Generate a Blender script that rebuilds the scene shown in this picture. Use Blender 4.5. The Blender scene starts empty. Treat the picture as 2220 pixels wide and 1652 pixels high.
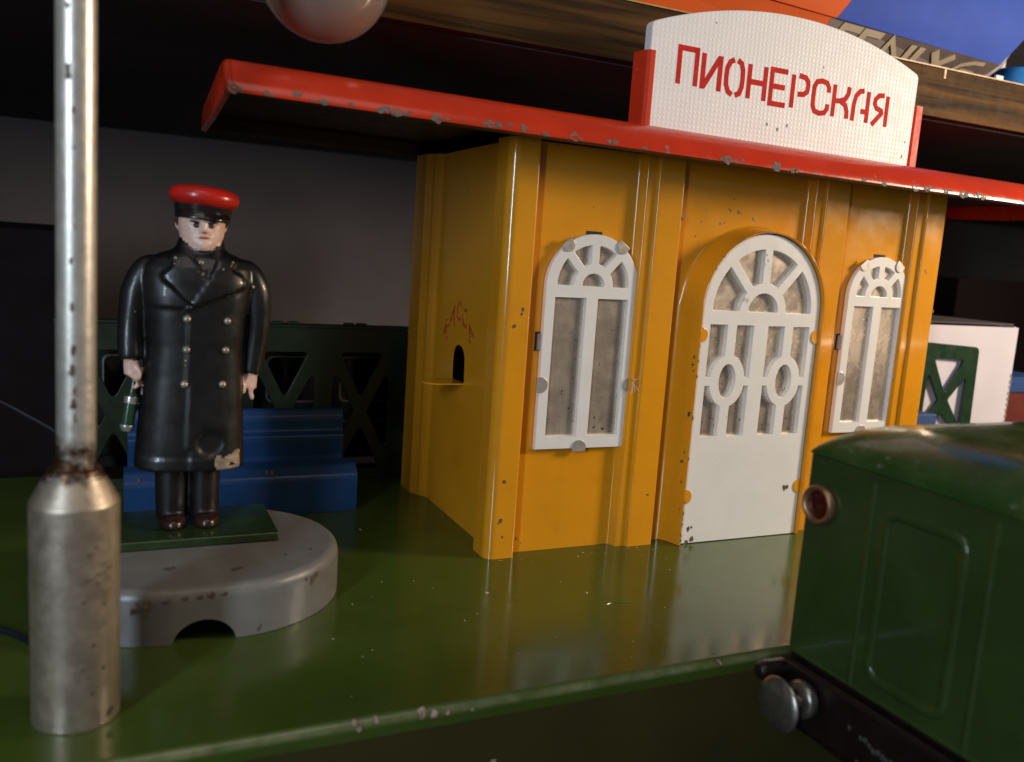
import bpy, bmesh, math, random
from mathutils import Vector, Matrix
from math import sin, cos, pi, radians, sqrt, atan2, asin, hypot

S = bpy.context.scene
COL = S.collection
random.seed(7)

# ------------------------------------------------------------------ camera (1 unit = 1 cm)
CAM = Vector((-8.5476, -18.5246, 7.5043))
F = Vector((0.42019, 0.89525, -0.14823)); R_ = Vector((0.90743, -0.41477, 0.06727)); U_ = Vector((0.00126, 0.16278, 0.98666))
cd = bpy.data.cameras.new('camera'); cam = bpy.data.objects.new('camera', cd); COL.objects.link(cam)
mw = Matrix.Identity(4)
for i in range(3):
    mw[i][0] = R_[i]; mw[i][1] = U_[i]; mw[i][2] = -F[i]; mw[i][3] = CAM[i]
cam.matrix_world = mw
cd.sensor_width = 36; cd.lens = 36 * 1879.6 / 2220
cd.clip_start = 0.5; cd.clip_end = 1000
cd.dof.use_dof = True; cd.dof.focus_distance = 22.2; cd.dof.aperture_fstop = 0.205; cd.dof.aperture_blades = 0
S.camera = cam

# ------------------------------------------------------------------ light
w = bpy.data.worlds.new('World'); S.world = w; w.use_nodes = True
bg = w.node_tree.nodes['Background']; bg.inputs[0].default_value = (1.0, 0.88, 0.80, 1); bg.inputs[1].default_value = 0.075
def area(name, loc, target, size, power, col, size_y=None):
    l = bpy.data.lights.new(name, 'AREA'); l.energy = power; l.color = col
    l.shape = 'RECTANGLE'; l.size = size; l.size_y = size_y or size
    o = bpy.data.objects.new(name, l); COL.objects.link(o); o.location = loc
    o.rotation_euler = (Vector(target) - Vector(loc)).to_track_quat('-Z', 'Y').to_euler()
    return o
area('window_light', (-36, -37, 17), (0, 0, 5), 4, 10500, (0.68, 0.84, 1.0), 24)
area('overhead_fill', (-8, -34, 58), (0, -2, 0), 52, 5500, (1.0, 0.90, 0.78), 30)  # added fill overhead, out of view, for sheen on the deck and its edge
area('room_lamp', (31.5, -14, 15.6), (5, 0, 4), 6, 8600, (1.0, 0.81, 0.60), 6)
S.view_settings.view_transform = 'Standard'; S.view_settings.look = 'None'
S.view_settings.exposure = 0.15; S.view_settings.gamma = 1.0

# ------------------------------------------------------------------ materials
MATS = {}
def mat(name, col, rough=0.4, metal=0.0, vary=0.12, vscale=1.2, bump=0.0, bscale=30.0, rvar=0.08, spec=0.5, coat=0.0, trans=0.0,
        wear=None, wearcol=(0.16, 0.15, 0.14), wscale=3.0, wthr=0.66, wrough=0.5, speck=None, speckcol=(0.05, 0.035, 0.025), sscale=14.0, extra=None):
    m = bpy.data.materials.new(name); m.use_nodes = True; MATS[name] = m
    nt = m.node_tree; N = nt.nodes; L = nt.links; b = N['Principled BSDF']
    tc = N.new('ShaderNodeTexCoord'); co = tc.outputs['Object']
    def noise(sc, det=4.0, rgh=0.55):
        n = N.new('ShaderNodeTexNoise'); n.inputs['Scale'].default_value = sc; n.inputs['Detail'].default_value = det
        n.inputs['Roughness'].default_value = rgh; L.new(co, n.inputs['Vector']); return n.outputs['Fac']
    def ramp(src, a, bb):
        r = N.new('ShaderNodeMapRange'); r.inputs['From Min'].default_value = a; r.inputs['From Max'].default_value = bb
        L.new(src, r.inputs['Value']); return r.outputs['Result']
    def mix(fac, c1, c2):
        x = N.new('ShaderNodeMix'); x.data_type = 'RGBA'
        if isinstance(fac, float): x.inputs['Factor'].default_value = fac
        else: L.new(fac, x.inputs['Factor'])
        for c, k in ((c1, 6), (c2, 7)):
            if isinstance(c, tuple): x.inputs[k].default_value = (*c, 1)
            else: L.new(c, x.inputs[k])
        return x.outputs[2]
    lo = tuple(max(0, c * (1 - vary)) for c in col); hi = tuple(min(1, c * (1 + vary)) for c in col)
    c = mix(ramp(noise(vscale), 0.3, 0.7), lo, hi)
    ro = None
    rr = N.new('ShaderNodeMapRange'); L.new(noise(vscale * 2.3), rr.inputs['Value'])
    rr.inputs['From Min'].default_value = 0.3; rr.inputs['From Max'].default_value = 0.7
    rr.inputs['To Min'].default_value = max(0.02, rough - rvar); rr.inputs['To Max'].default_value = min(1, rough + rvar)
    ro = rr.outputs['Result']
    if wear:
        f = ramp(noise(wscale, 6.0, 0.62), wthr, wthr + 0.025)
        c = mix(f, c, wearcol)
        x = N.new('ShaderNodeMix'); L.new(f, x.inputs[0]); L.new(ro, x.inputs[2]); x.inputs[3].default_value = wrough; ro = x.outputs[0]
    if speck:
        f = ramp(noise(sscale, 3.0, 0.5), speck, speck + 0.03)
        c = mix(f, c, speckcol)
    ctx = dict(nt=nt, N=N, L=L, b=b, co=co, noise=noise, ramp=ramp, mix=mix, c=c, ro=ro, height=None)
    if extra: extra(ctx)
    c = ctx['c']; ro = ctx['ro']
    L.new(c, b.inputs['Base Color']); L.new(ro, b.inputs['Roughness'])
    b.inputs['Metallic'].default_value = metal
    b.inputs['Specular IOR Level'].default_value = spec
    b.inputs['Coat Weight'].default_value = coat; b.inputs['Coat Roughness'].default_value = 0.07
    b.inputs['Transmission Weight'].default_value = trans
    hgt = ctx['height']
    if bump or hgt is not None:
        bp = N.new('ShaderNodeBump'); bp.inputs['Distance'].default_value = 0.02
        if hgt is not None:
            bp.inputs['Strength'].default_value = ctx.get('hstr', 0.6); L.new(hgt, bp.inputs['Height'])
        else:
            bp.inputs['Strength'].default_value = bump; L.new(noise(bscale, 5.0), bp.inputs['Height'])
        L.new(bp.outputs['Normal'], b.inputs['Normal'])
    return m

def zmask(ctx, axis, a, b_):
    s = ctx['N'].new('ShaderNodeSeparateXYZ'); ctx['L'].new(ctx['co'], s.inputs[0])
    return ctx['ramp'](s.outputs[axis], a, b_)
def mul(ctx, a, b_):
    m = ctx['N'].new('ShaderNodeMath'); m.operation = 'MULTIPLY'; ctx['L'].new(a, m.inputs[0])
    if isinstance(b_, float): m.inputs[1].default_value = b_
    else: ctx['L'].new(b_, m.inputs[1])
    return m.outputs[0]
def addm(ctx, a, b_):
    m = ctx['N'].new('ShaderNodeMath'); m.operation = 'ADD'; ctx['L'].new(a, m.inputs[0])
    if isinstance(b_, float): m.inputs[1].default_value = b_
    else: ctx['L'].new(b_, m.inputs[1])
    return m.outputs[0]

def grime(c):          # old hand dirt and faded patches in the enamel
    g = mul(c, c['ramp'](c['noise'](0.8, 7.0, 0.7), 0.52, 0.72), 0.22)
    c['c'] = c['mix'](g, c['c'], (0.44, 0.15, 0.008))
    sm = mul(c, c['ramp'](c['noise'](2.7, 7.0, 0.72), 0.66, 0.74), 0.30)
    c['c'] = c['mix'](sm, c['c'], (0.30, 0.13, 0.02))
mat('yellow_enamel', (0.74, 0.30, 0.012), 0.18, extra=grime, vary=0.05, vscale=0.5, bump=0.03, bscale=6, coat=0.6, speck=0.765, speckcol=(0.16, 0.08, 0.03), sscale=3.4)
def roof_wear(c):      # chipped lip: bare tin shows along the lower edge
    edge = zmask(c, 2, 0.27, -0.12)
    n = c['noise'](2.6, 6.0, 0.65)
    f = c['ramp'](addm(c, mul(c, edge, 0.16), n), 0.74, 0.755)
    c['c'] = c['mix'](f, c['c'], (0.20, 0.17, 0.15))
    n2 = c['noise'](0.9, 4.0, 0.6)
    c['c'] = c['mix'](mul(c, c['ramp'](n2, 0.5, 0.75), 0.4), c['c'], (0.42, 0.035, 0.02))
mat('red_enamel', (0.52, 0.030, 0.007), 0.24, vary=0.10, vscale=0.7, bump=0.04, bscale=8, coat=0.08, extra=roof_wear)
mat('red_bracket_paint', (0.55, 0.035, 0.010), 0.5, spec=0.2, vary=0.08, wear=1, wearcol=(0.22, 0.2, 0.18), wscale=2.2, wthr=0.63)
def waffle(c):         # pressed grid in the sign sheet
    def wv(axis, sc):
        t = c['N'].new('ShaderNodeTexWave'); t.bands_direction = axis; t.inputs['Scale'].default_value = sc
        t.inputs['Distortion'].default_value = 0.25; t.inputs['Detail'].default_value = 1.0; t.inputs['Detail Scale'].default_value = 0.6
        c['L'].new(c['co'], t.inputs['Vector']); return t.outputs['Fac']
    c['height'] = addm(c, mul(c, wv('X', 2.5), wv('Z', 2.7)), mul(c, c['noise'](9.0), 0.5)); c['hstr'] = 0.26
    sp = c['ramp'](c['noise'](1.7, 6.0, 0.7), 0.67, 0.72)
    c['c'] = c['mix'](mul(c, sp, 0.35), c['c'], (0.35, 0.33, 0.32))
mat('white_sign_paint', (0.78, 0.75, 0.75), 0.45, spec=0.3, vary=0.03, extra=waffle)
mat('red_lettering', (0.52, 0.020, 0.013), 0.7, vary=0.15, vscale=4, spec=0.12, wear=1, wearcol=(0.60, 0.40, 0.36), wscale=7.0, wthr=0.75)
mat('white_enamel', (0.78, 0.75, 0.72), 0.35, vary=0.03, bump=0.08, bscale=14, speck=0.80, speckcol=(0.3, 0.27, 0.24), sscale=6)
def tinp(c):
    m_ = c['N'].new('ShaderNodeMapping'); m_.inputs['Scale'].default_value = (9, 9, 1.6); c['L'].new(c['co'], m_.inputs['Vector'])
    n = c['N'].new('ShaderNodeTexNoise'); n.inputs['Scale'].default_value = 1.0; n.inputs['Detail'].default_value = 6; c['L'].new(m_.outputs[0], n.inputs['Vector'])
    a = c['mix'](c['ramp'](c['noise'](1.1, 4.0, 0.6), 0.32, 0.68), (0.80, 0.68, 0.57), (0.60, 0.49, 0.40))
    c['c'] = c['mix'](mul(c, c['ramp'](n.outputs['Fac'], 0.45, 0.75), 0.35), a, (0.48, 0.39, 0.31))
    low = zmask(c, 2, 5.0, 2.8)
    rust = c['ramp'](addm(c, mul(c, low, 0.05), c['noise'](8.0, 5.0, 0.6)), 0.675, 0.70)
    c['c'] = c['mix'](rust, c['c'], (0.075, 0.045, 0.028))
mat('tin_pane', (0.5, 0.45, 0.4), 0.28, metal=0.72, extra=tinp, bump=0.05, bscale=5)
mat('bare_tin', (0.50, 0.46, 0.43), 0.38, metal=0.5, vary=0.15, vscale=4, bump=0.05)
mat('chip_metal', (0.135, 0.095, 0.07), 0.5, metal=0.3, vary=0.4, vscale=6)
mat('roof_chip', (0.13, 0.105, 0.085), 0.7, metal=0.0, vary=0.3, vscale=6)
mat('dark_slot', (0.012, 0.008, 0.006), 0.8)
mat('rusty_lettering', (0.46, 0.085, 0.012), 0.5, vary=0.3, vscale=5, wear=1, wearcol=(0.68, 0.25, 0.012), wscale=6, wthr=0.56)
def edge_glint_dust(c):        # highlight painted in pale along the front bend; faint dust film on top
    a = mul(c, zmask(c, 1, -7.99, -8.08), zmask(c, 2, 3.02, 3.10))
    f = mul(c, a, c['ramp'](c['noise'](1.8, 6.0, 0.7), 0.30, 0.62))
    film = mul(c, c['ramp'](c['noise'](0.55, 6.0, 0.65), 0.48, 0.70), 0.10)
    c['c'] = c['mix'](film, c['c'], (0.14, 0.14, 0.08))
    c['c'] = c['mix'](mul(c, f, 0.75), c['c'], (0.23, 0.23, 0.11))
mat('deck_green', (0.052, 0.082, 0.012), 0.17, vary=0.16, vscale=0.35, rvar=0.06, bump=0.025, bscale=2.0, spec=0.5, speck=0.80, speckcol=(0.10, 0.09, 0.04), sscale=5, extra=edge_glint_dust)
mat('apron_olive', (0.046, 0.038, 0.011), 0.45, spec=0.25, vary=0.2, vscale=0.3, bump=0.03, bscale=3)
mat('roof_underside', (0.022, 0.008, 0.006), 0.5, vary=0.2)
mat('deck_edge_chip', (0.42, 0.28, 0.19), 0.5, vary=0.3, vscale=5)
mat('dust', (0.6, 0.58, 0.5), 0.8)
def polewear(c):
    st = c['noise'](2.4, 6.0, 0.7)
    low = zmask(c, 2, 9.0, 3.2)
    f = c['ramp'](addm(c, mul(c, low, 0.06), c['noise'](5.5, 6.0, 0.7)), 0.735, 0.78)
    c['c'] = c['mix'](f, c['c'], (0.15, 0.095, 0.05))
    s = c['N'].new('ShaderNodeSeparateXYZ'); c['L'].new(c['co'], s.inputs[0])
    up = c['ramp'](s.outputs[2], 3.55, 3.85); dn = c['ramp'](s.outputs[2], 4.75, 4.2)
    band = c['ramp'](addm(c, mul(c, mul(c, up, dn), 0.34), mul(c, st, 0.75)), 0.58, 0.70)
    c['c'] = c['mix'](band, c['c'], (0.075, 0.032, 0.012))
    c['ro'] = None or c['ro']
mat('silver_paint', (0.66, 0.62, 0.55), 0.38, metal=0.7, vary=0.12, vscale=2.5, bump=0.16, bscale=9, extra=polewear)
mat('foot_silver', (0.50, 0.42, 0.33), 0.42, metal=0.85, vary=0.14, vscale=2.0, bump=0.2, bscale=11, extra=polewear)
mat('base_grey', (0.165, 0.16, 0.155), 0.38, vary=0.12, vscale=1.4, bump=0.08, bscale=10, wear=1, wearcol=(0.075, 0.06, 0.05), wscale=1.5, wthr=0.715, speck=0.79, sscale=6, speckcol=(0.32, 0.2, 0.1))
mat('plate_green', (0.020, 0.040, 0.012), 0.22, vary=0.3, vscale=1.5, coat=0.3, bump=0.05, bscale=5)
mat('coat_black', (0.007, 0.007, 0.008), 0.36, vary=0.3, rvar=0.08, bump=0.10, bscale=4, coat=0.2)
mat('trouser_black', (0.007, 0.004, 0.004), 0.45, vary=0.3, bump=0.1, bscale=6)
mat('worn_coat', (0.30, 0.21, 0.15), 0.6, vary=0.4, vscale=7)
mat('shoe_brown', (0.030, 0.012, 0.009), 0.25, vary=0.4, vscale=5)
mat('skin_paint', (0.76, 0.49, 0.40), 0.36, vary=0.08, vscale=3, bump=0.06, bscale=9)
mat('hair_paint', (0.10, 0.03, 0.018), 0.4)
mat('eye_paint', (0.05, 0.03, 0.03), 0.4)
mat('lip_paint', (0.38, 0.12, 0.09), 0.4)
mat('cap_red', (0.55, 0.018, 0.012), 0.28, vary=0.08, coat=0.2, bump=0.05, bscale=5)
mat('cap_black', (0.010, 0.010, 0.011), 0.22, coat=0.3, bump=0.08, bscale=7)
mat('button_metal', (0.38, 0.33, 0.26), 0.45, metal=0.7, vary=0.3, vscale=9)
mat('baton_green', (0.016, 0.05, 0.022), 0.2, coat=0.3)
mat('baton_silver', (0.45, 0.45, 0.42), 0.3, metal=0.7)
mat('bench_blue', (0.015, 0.062, 0.18), 0.36, vary=0.15, coat=0.1, bump=0.03, bscale=4)
mat('bridge_green', (0.018, 0.028, 0.012), 0.4, vary=0.2, bump=0.05)
mat('bridge_green_bright', (0.006, 0.030, 0.012), 0.35, vary=0.2)
mat('coach_green', (0.008, 0.018, 0.010), 0.3, vary=0.2, coat=0.2)
mat('coach_silver', (0.45, 0.46, 0.44), 0.3, metal=0.8)
mat('coach_glass', (0.008, 0.008, 0.01), 0.1)
mat('loco_green', (0.026, 0.048, 0.011), 0.24, vary=0.18, vscale=0.9, coat=0.25, bump=0.03, bscale=2.5)
def rooftop(c):
    f = c['ramp'](c['noise'](0.9, 5.0, 0.6), 0.50, 0.72)
    c['c'] = c['mix'](mul(c, f, 0.45), c['c'], (0.11, 0.11, 0.035))
    sc = mul(c, zmask(c, 2, 8.05, 7.75), c['ramp'](c['noise'](3.5, 6.0, 0.65), 0.60, 0.70))
    c['c'] = c['mix'](mul(c, sc, 0.6), c['c'], (0.22, 0.22, 0.18))
mat('loco_roof_green', (0.026, 0.060, 0.012), 0.26, vary=0.2, vscale=0.9, coat=0.3, bump=0.04, bscale=2.5, extra=rooftop)
mat('chassis_maroon', (0.010, 0.004, 0.004), 0.4, vary=0.3, bump=0.05, bscale=6)
mat('worn_metal', (0.11, 0.095, 0.085), 0.5, metal=0.4, vary=0.3, vscale=8)
mat('buffer_nickel', (0.30, 0.27, 0.24), 0.3, metal=0.9, vary=0.25, vscale=3)
mat('copper_ring', (0.36, 0.20, 0.12), 0.42, metal=0.85, vary=0.25, vscale=5)
mat('red_lens', (0.055, 0.004, 0.003), 0.1, coat=0.5)
def wood(c):
    m_ = c['N'].new('ShaderNodeMapping'); m_.inputs['Scale'].default_value = (0.10, 1.2, 2.6); c['L'].new(c['co'], m_.inputs['Vector'])
    n = c['N'].new('ShaderNodeTexNoise'); n.inputs['Scale'].default_value = 1.3; n.inputs['Detail'].default_value = 7; n.inputs['Distortion'].default_value = 0.7
    c['L'].new(m_.outputs[0], n.inputs['Vector'])
    c['c'] = c['mix'](c['ramp'](n.outputs['Fac'], 0.35, 0.66), (0.024, 0.014, 0.007), (0.105, 0.050, 0.015))
mat('shelf_wood', (0.12, 0.07, 0.03), 0.6, spec=0.06, vary=0.1, extra=wood)
mat('wood_edge', (0.40, 0.24, 0.07), 0.4, vary=0.3, vscale=3)
mat('wall_grey', (0.215, 0.175, 0.17), 0.9, vary=0.14, vscale=0.16)
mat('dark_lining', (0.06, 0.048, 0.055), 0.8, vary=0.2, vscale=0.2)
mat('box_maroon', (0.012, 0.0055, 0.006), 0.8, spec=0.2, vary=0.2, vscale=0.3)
mat('box_orange', (0.60, 0.085, 0.004), 0.6, rvar=0.02, vary=0.08, vscale=0.3, spec=0.15)
mat('box_blue', (0.042, 0.085, 0.40), 0.6, rvar=0.02, vary=0.12, vscale=0.4, spec=0.06)
mat('box_band', (0.070, 0.045, 0.042), 0.4, vary=0.12, vscale=0.5)
mat('box_print', (0.27, 0.21, 0.14), 0.45, vary=0.1)
mat('box_edge_grey', (0.20, 0.20, 0.23), 0.5, vary=0.15)
mat('white_card', (0.62, 0.58, 0.66), 0.5, vary=0.05, vscale=0.5)
mat('grey_card', (0.22, 0.21, 0.22), 0.7, vary=0.15)
mat('sky_blue_plastic', (0.02, 0.22, 0.62), 0.35, vary=0.1)
mat('book_red', (0.12, 0.015, 0.01), 0.6); mat('book_blue', (0.02, 0.06, 0.20), 0.6)
mat('cable_blue', (0.004, 0.007, 0.016), 0.45)
mat('table_dark', (0.020, 0.014, 0.012), 0.5, vary=0.3)
mat('rail_steel', (0.25, 0.23, 0.21), 0.4, metal=0.8)
def ballglass(c):  # red roof's reflection painted in as a warmer tint towards the bottom
    c['c'] = c['mix'](zmask(c, 2, 0.5, -1.25), (0.50, 0.45, 0.44), (0.55, 0.40, 0.31))
mat('ball_glass', (0.45, 0.38, 0.38), 0.10, vary=0.1, vscale=1.0, coat=0.5, trans=0.6, extra=ballglass)
mat('ball_core', (0.36, 0.20, 0.14), 0.4, vary=0.3, vscale=1.5)
mat('brass', (0.5, 0.33, 0.12), 0.35, metal=0.8)

# ------------------------------------------------------------------ object helpers
def root_off(p):
    v = Vector((0, 0, 0))
    while p is not None: v += p.location; p = p.parent
    return v
def link(name, me, m=None, parent=None, smooth=40):
    """world-space mesh -> ONE object (under parent, all transforms identity except the thing's base)"""
    off = root_off(parent)
    if parent is not None: me.transform(Matrix.Translation(-off))
    me.name = name
    if m is not None:
        me.materials.clear(); me.materials.append(MATS[m])
    if smooth is not None and len(me.polygons):
        me.polygons.foreach_set('use_smooth', [True] * len(me.polygons)); me.set_sharp_from_angle(angle=radians(smooth))
    o = bpy.data.objects.new(name, me); COL.objects.link(o)
    if parent is not None: o.parent = parent
    if smooth is not None and len(me.polygons) < 9000:
        wn_ = o.modifiers.new('weighted', 'WEIGHTED_NORMAL'); wn_.keep_sharp = True; wn_.weight = 90
    return o
def tag(o, label=None, cat=None, group=None, kind=None):
    if label: o['label'] = label
    if cat: o['category'] = cat
    if group: o['group'] = group
    if kind: o['kind'] = kind
    return o
def thing(name, label, cat, loc, group=None):
    o = bpy.data.objects.new(name, None); COL.objects.link(o); o.location = loc; o.empty_display_size = 0.5
    return tag(o, label, cat, group)
def base_at(o, loc):
    """move a one-mesh thing's origin to its base"""
    o.data.transform(Matrix.Translation(-Vector(loc))); o.location = loc; return o
def mesh_py(vs, fs):
    me = bpy.data.meshes.new('m'); me.from_pydata([tuple(v) for v in vs], [], fs); me.update(); return me
def bm_mesh(bm, recalc=True):
    if recalc: bmesh.ops.recalc_face_normals(bm, faces=bm.faces)
    me = bpy.data.meshes.new('m'); bm.to_mesh(me); bm.free(); return me
def add_box(bm, x0, x1, y0, y1, z0, z1, bev=0.0, seg=2):
    r = bmesh.ops.create_cube(bm, size=1.0); vs = r['verts']
    for v in vs:
        v.co = Vector((x0 + (v.co.x + .5) * (x1 - x0), y0 + (v.co.y + .5) * (y1 - y0), z0 + (v.co.z + .5) * (z1 - z0)))
    if bev:
        es = list({e for v in vs for e in v.link_edges})
        bmesh.ops.bevel(bm, geom=es, offset=bev, segments=seg, affect='EDGES', profile=0.5)
def box(x0, x1, y0, y1, z0, z1, bev=0.0, seg=2):
    bm = bmesh.new(); add_box(bm, x0, x1, y0, y1, z0, z1, bev, seg); return bm_mesh(bm)
def add_lathe(bm, prof, M, n=32):
    """prof: (r, t) points turned about the local Z axis of matrix M"""
    rings = []
    for r, t in prof:
        if r < 1e-5: rings.append([bm.verts.new(M @ Vector((0, 0, t)))])
        else: rings.append([bm.verts.new(M @ Vector((r * cos(2 * pi * k / n), r * sin(2 * pi * k / n), t))) for k in range(n)])
    for a, b in zip(rings, rings[1:]):
        for k in range(n):
            k2 = (k + 1) % n
            if len(a) == 1 and len(b) == 1: continue
            if len(a) == 1: bm.faces.new((a[0], b[k2], b[k]))
            elif len(b) == 1: bm.faces.new((a[k], a[k2], b[0]))
            else: bm.faces.new((a[k], a[k2], b[k2], b[k]))
def lathe(prof, M, n=32):
    bm = bmesh.new(); add_lathe(bm, prof, M, n); return bm_mesh(bm)
def axis_mat(loc, d):
    return Matrix.Translation(Vector(loc)) @ Vector(d).to_track_quat('Z', 'Y').to_matrix().to_4x4()
def add_tube(bm, pts, rads, n=10, cap=True):
    pts = [Vector(p) for p in pts]; rings = []
    if not hasattr(rads, '__len__'): rads = [rads] * len(pts)
    up = Vector((0.31, 0.17, 0.93))
    for i, p in enumerate(pts):
        d = (pts[min(i + 1, len(pts) - 1)] - pts[max(i - 1, 0)]).normalized()
        a = d.cross(up)
        if a.length < 0.05: a = d.cross(Vector((1, 0, 0)))
        a.normalize(); b = d.cross(a)
        rings.append([bm.verts.new(p + rads[i] * (cos(2 * pi * k / n) * a + sin(2 * pi * k / n) * b)) for k in range(n)])
    for a, b in zip(rings, rings[1:]):
        for k in range(n): bm.faces.new((a[k], a[(k + 1) % n], b[(k + 1) % n], b[k]))
    if cap: bm.faces.new(rings[0][::-1]); bm.faces.new(rings[-1])
def arc(cx, cy, rx, ry, a0, a1, n):
    return [(cx + rx * cos(radians(a0 + (a1 - a0) * i / n)), cy + ry * sin(radians(a0 + (a1 - a0) * i / n))) for i in range(n + 1)]
def fillet(pts, closed=True, seg=5):
    """pts: (x, y, r)"""
    out = []; n = len(pts)
    for i, (x, y, r) in enumerate(pts):
        p = Vector((x, y))
        if r <= 0 or (not closed and i in (0, n - 1)): out.append((x, y)); continue
        a = Vector(pts[i - 1][:2]) - p; b = Vector(pts[(i + 1) % n][:2]) - p
        la, lb = a.length, b.length; a /= la; b /= lb
        ang = a.angle(b)
        if ang > pi - 0.02: out.append((x, y)); continue
        t = min(r / math.tan(ang / 2), la * 0.48, lb * 0.48); rr = t * math.tan(ang / 2)
        c = p + (a + b).normalized() * (rr / sin(ang / 2))
        p0 = p + a * t; p1 = p + b * t
        a0 = atan2(p0.y - c.y, p0.x - c.x); a1 = atan2(p1.y - c.y, p1.x - c.x)
        d = a1 - a0
        while d > pi: d -= 2 * pi
        while d < -pi: d += 2 * pi
        for k in range(seg + 1): out.append((c.x + rr * cos(a0 + d * k / seg), c.y + rr * sin(a0 + d * k / seg)))
    return out
def plate(loops, e, bevel=0.0):
    """flat outline(s) with holes in XY, thickness 2e about z=0 -> mesh"""
    cu = bpy.data.curves.new('c', 'CURVE'); cu.dimensions = '2D'; cu.fill_mode = 'BOTH'; cu.extrude = max(1e-4, e - bevel)
    cu.bevel_depth = bevel; cu.bevel_resolution = 1; cu.offset = -bevel
    for lp in loops:
        sp = cu.splines.new('POLY'); sp.points.add(len(lp) - 1); sp.use_cyclic_u = True
        for p, q in zip(sp.points, lp): p.co = (q[0], q[1], 0, 1)
    o = bpy.data.objects.new('c', cu); COL.objects.link(o)
    dg = bpy.context.evaluated_depsgraph_get()
    me = bpy.data.meshes.new_from_object(o.evaluated_get(dg)); me.materials.clear()
    bpy.data.objects.remove(o); bpy.data.curves.remove(cu)
    return me
def stand(me, x0, y, z0):
    """plate in XY -> upright facing -Y with its middle at y"""
    me.transform(Matrix.Translation((x0, y, z0)) @ Matrix.Rotation(pi / 2, 4, 'X')); return me
def join(meshes):
    bm = bmesh.new()
    for m in meshes:
        bm.from_mesh(m); bpy.data.meshes.remove(m)
    return bm_mesh(bm, False)
def ribbon(path, wd):
    """closed outline of a stroke of width wd along path (mitred)"""
    P = [Vector(p) for p in path]; L_, R__ = [], []
    for i, p in enumerate(P):
        d0 = (p - P[i - 1]).normalized() if i else None
        d1 = (P[i + 1] - p).normalized() if i < len(P) - 1 else None
        if d0 is None: d0 = d1
        if d1 is None: d1 = d0
        n0 = Vector((-d0.y, d0.x)); n1 = Vector((-d1.y, d1.x)); mm = (n0 + n1)
        mm = mm.normalized() if mm.length > 0.2 else n0
        k = min(1.6, 1 / max(0.3, mm.dot(n0)))
        L_.append(p + mm * wd / 2 * k); R__.append(p - mm * wd / 2 * k)
    return [(q.x, q.y) for q in L_ + R__[::-1]]
def strokes(paths, wd, e, step=0.0015, bevel=0.0):
    ms = []
    for i, pth in enumerate(paths):
        m = plate([ribbon(pth, wd)], e + step * i, bevel); ms.append(m)
    return join(ms)
def blob(u, v, s, rng, n=9):
    return [(u + s * (0.55 + 0.6 * rng.random()) * cos(2 * pi * k / n) * 0.8, v + s * (0.55 + 0.6 * rng.random()) * sin(2 * pi * k / n)) for k in range(n)]
def chips(name, spots, fn, m, parent, seed=1, lift=0.006):
    """irregular flat flakes; fn(u, v) -> (point, normal)"""
    rng = random.Random(seed); bm = bmesh.new()
    for (u, v, s) in spots:
        ps = blob(u, v, s, rng); vs = []
        for a, b in ps:
            p, nn = fn(a, b); vs.append(bm.verts.new(Vector(p) + Vector(nn) * lift))
        bm.faces.new(vs)
    me = bm_mesh(bm, False); o = link(name, me, m, parent, None); o['kind'] = 'stuff'; return o

# ------------------------------------------------------------------ room: shelf bay
o = link('back_wall', box(-70, 90, 36, 37, -3.4, 60), 'wall_grey'); tag(o, kind='structure')
o = link('table_top', box(-70, 90, -14.5, 36, -4.2, -3.2), 'table_dark'); tag(o, kind='structure')
sh = thing('wooden_shelf', 'wood-grain shelf board running behind the white sign', 'shelf', (5, 2.5, 12.75))
link('board', box(-45, 70, 2.5, 35.9, 12.75, 14.27, 0.03), 'shelf_wood', sh)
link('edge_band', box(-45, 70, 2.47, 2.60, 14.275, 14.315), 'wood_edge', sh)  # edge veneer, its highlight put into the gold colour
link('underside_lining', box(-45, 70, 2.9, 35.8, 12.70, 12.746), 'dark_lining', sh)
link('scratch', box(16.05, 16.13, 2.485, 2.52, 13.98, 14.27), 'wood_edge', sh)
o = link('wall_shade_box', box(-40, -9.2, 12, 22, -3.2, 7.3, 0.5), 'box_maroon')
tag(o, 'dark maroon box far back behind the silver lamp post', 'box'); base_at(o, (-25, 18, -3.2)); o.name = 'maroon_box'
o = link('maroon_box', box(34, 52, 15, 22, -3.2, 7.7, 0.1), 'box_maroon')
tag(o, 'dark maroon box far back above the white carton at right', 'box'); base_at(o, (43, 18, -3.2))

# ------------------------------------------------------------------ platform
pl = thing('toy_platform', 'long glossy green tin toy platform under the yellow station', 'platform', (4, 2, -3.2))
prof = fillet([(9.8, -3.2, 0), (9.8, 0.0, 0.15), (-6.12, 0.0, 0.16), (-6.05, -3.2, 0)], True, 6)
def extrude_yz(prof, x0, x1, nx=1, warp=None):
    bm = bmesh.new(); rings = []
    for i in range(nx + 1):
        x = x0 + (x1 - x0) * i / nx
        rings.append([bm.verts.new((x, y, z + (warp(x) if warp else 0))) for y, z in prof])
    n = len(prof)
    for a, b in zip(rings, rings[1:]):
        for k in range(n): bm.faces.new((a[k], a[(k + 1) % n], b[(k + 1) % n], b[k]))
    bm.faces.new(rings[0]); bm.faces.new(rings[-1][::-1])
    return bm_mesh(bm)
prof = fillet([(9.8, -3.2, 0), (9.8, 0.0, 0.15), (-6.12, 0.0, 0.16), (-6.10, -.34, 0), (-6.0, -.34, 0), (-6.0, -3.2, 0)], True, 6)
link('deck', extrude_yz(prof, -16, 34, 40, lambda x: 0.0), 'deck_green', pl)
link('front_apron', box(-16, 34, -6.097, -6.003, -3.198, -.342), 'apron_olive', pl)
rng = random.Random(5)
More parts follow.
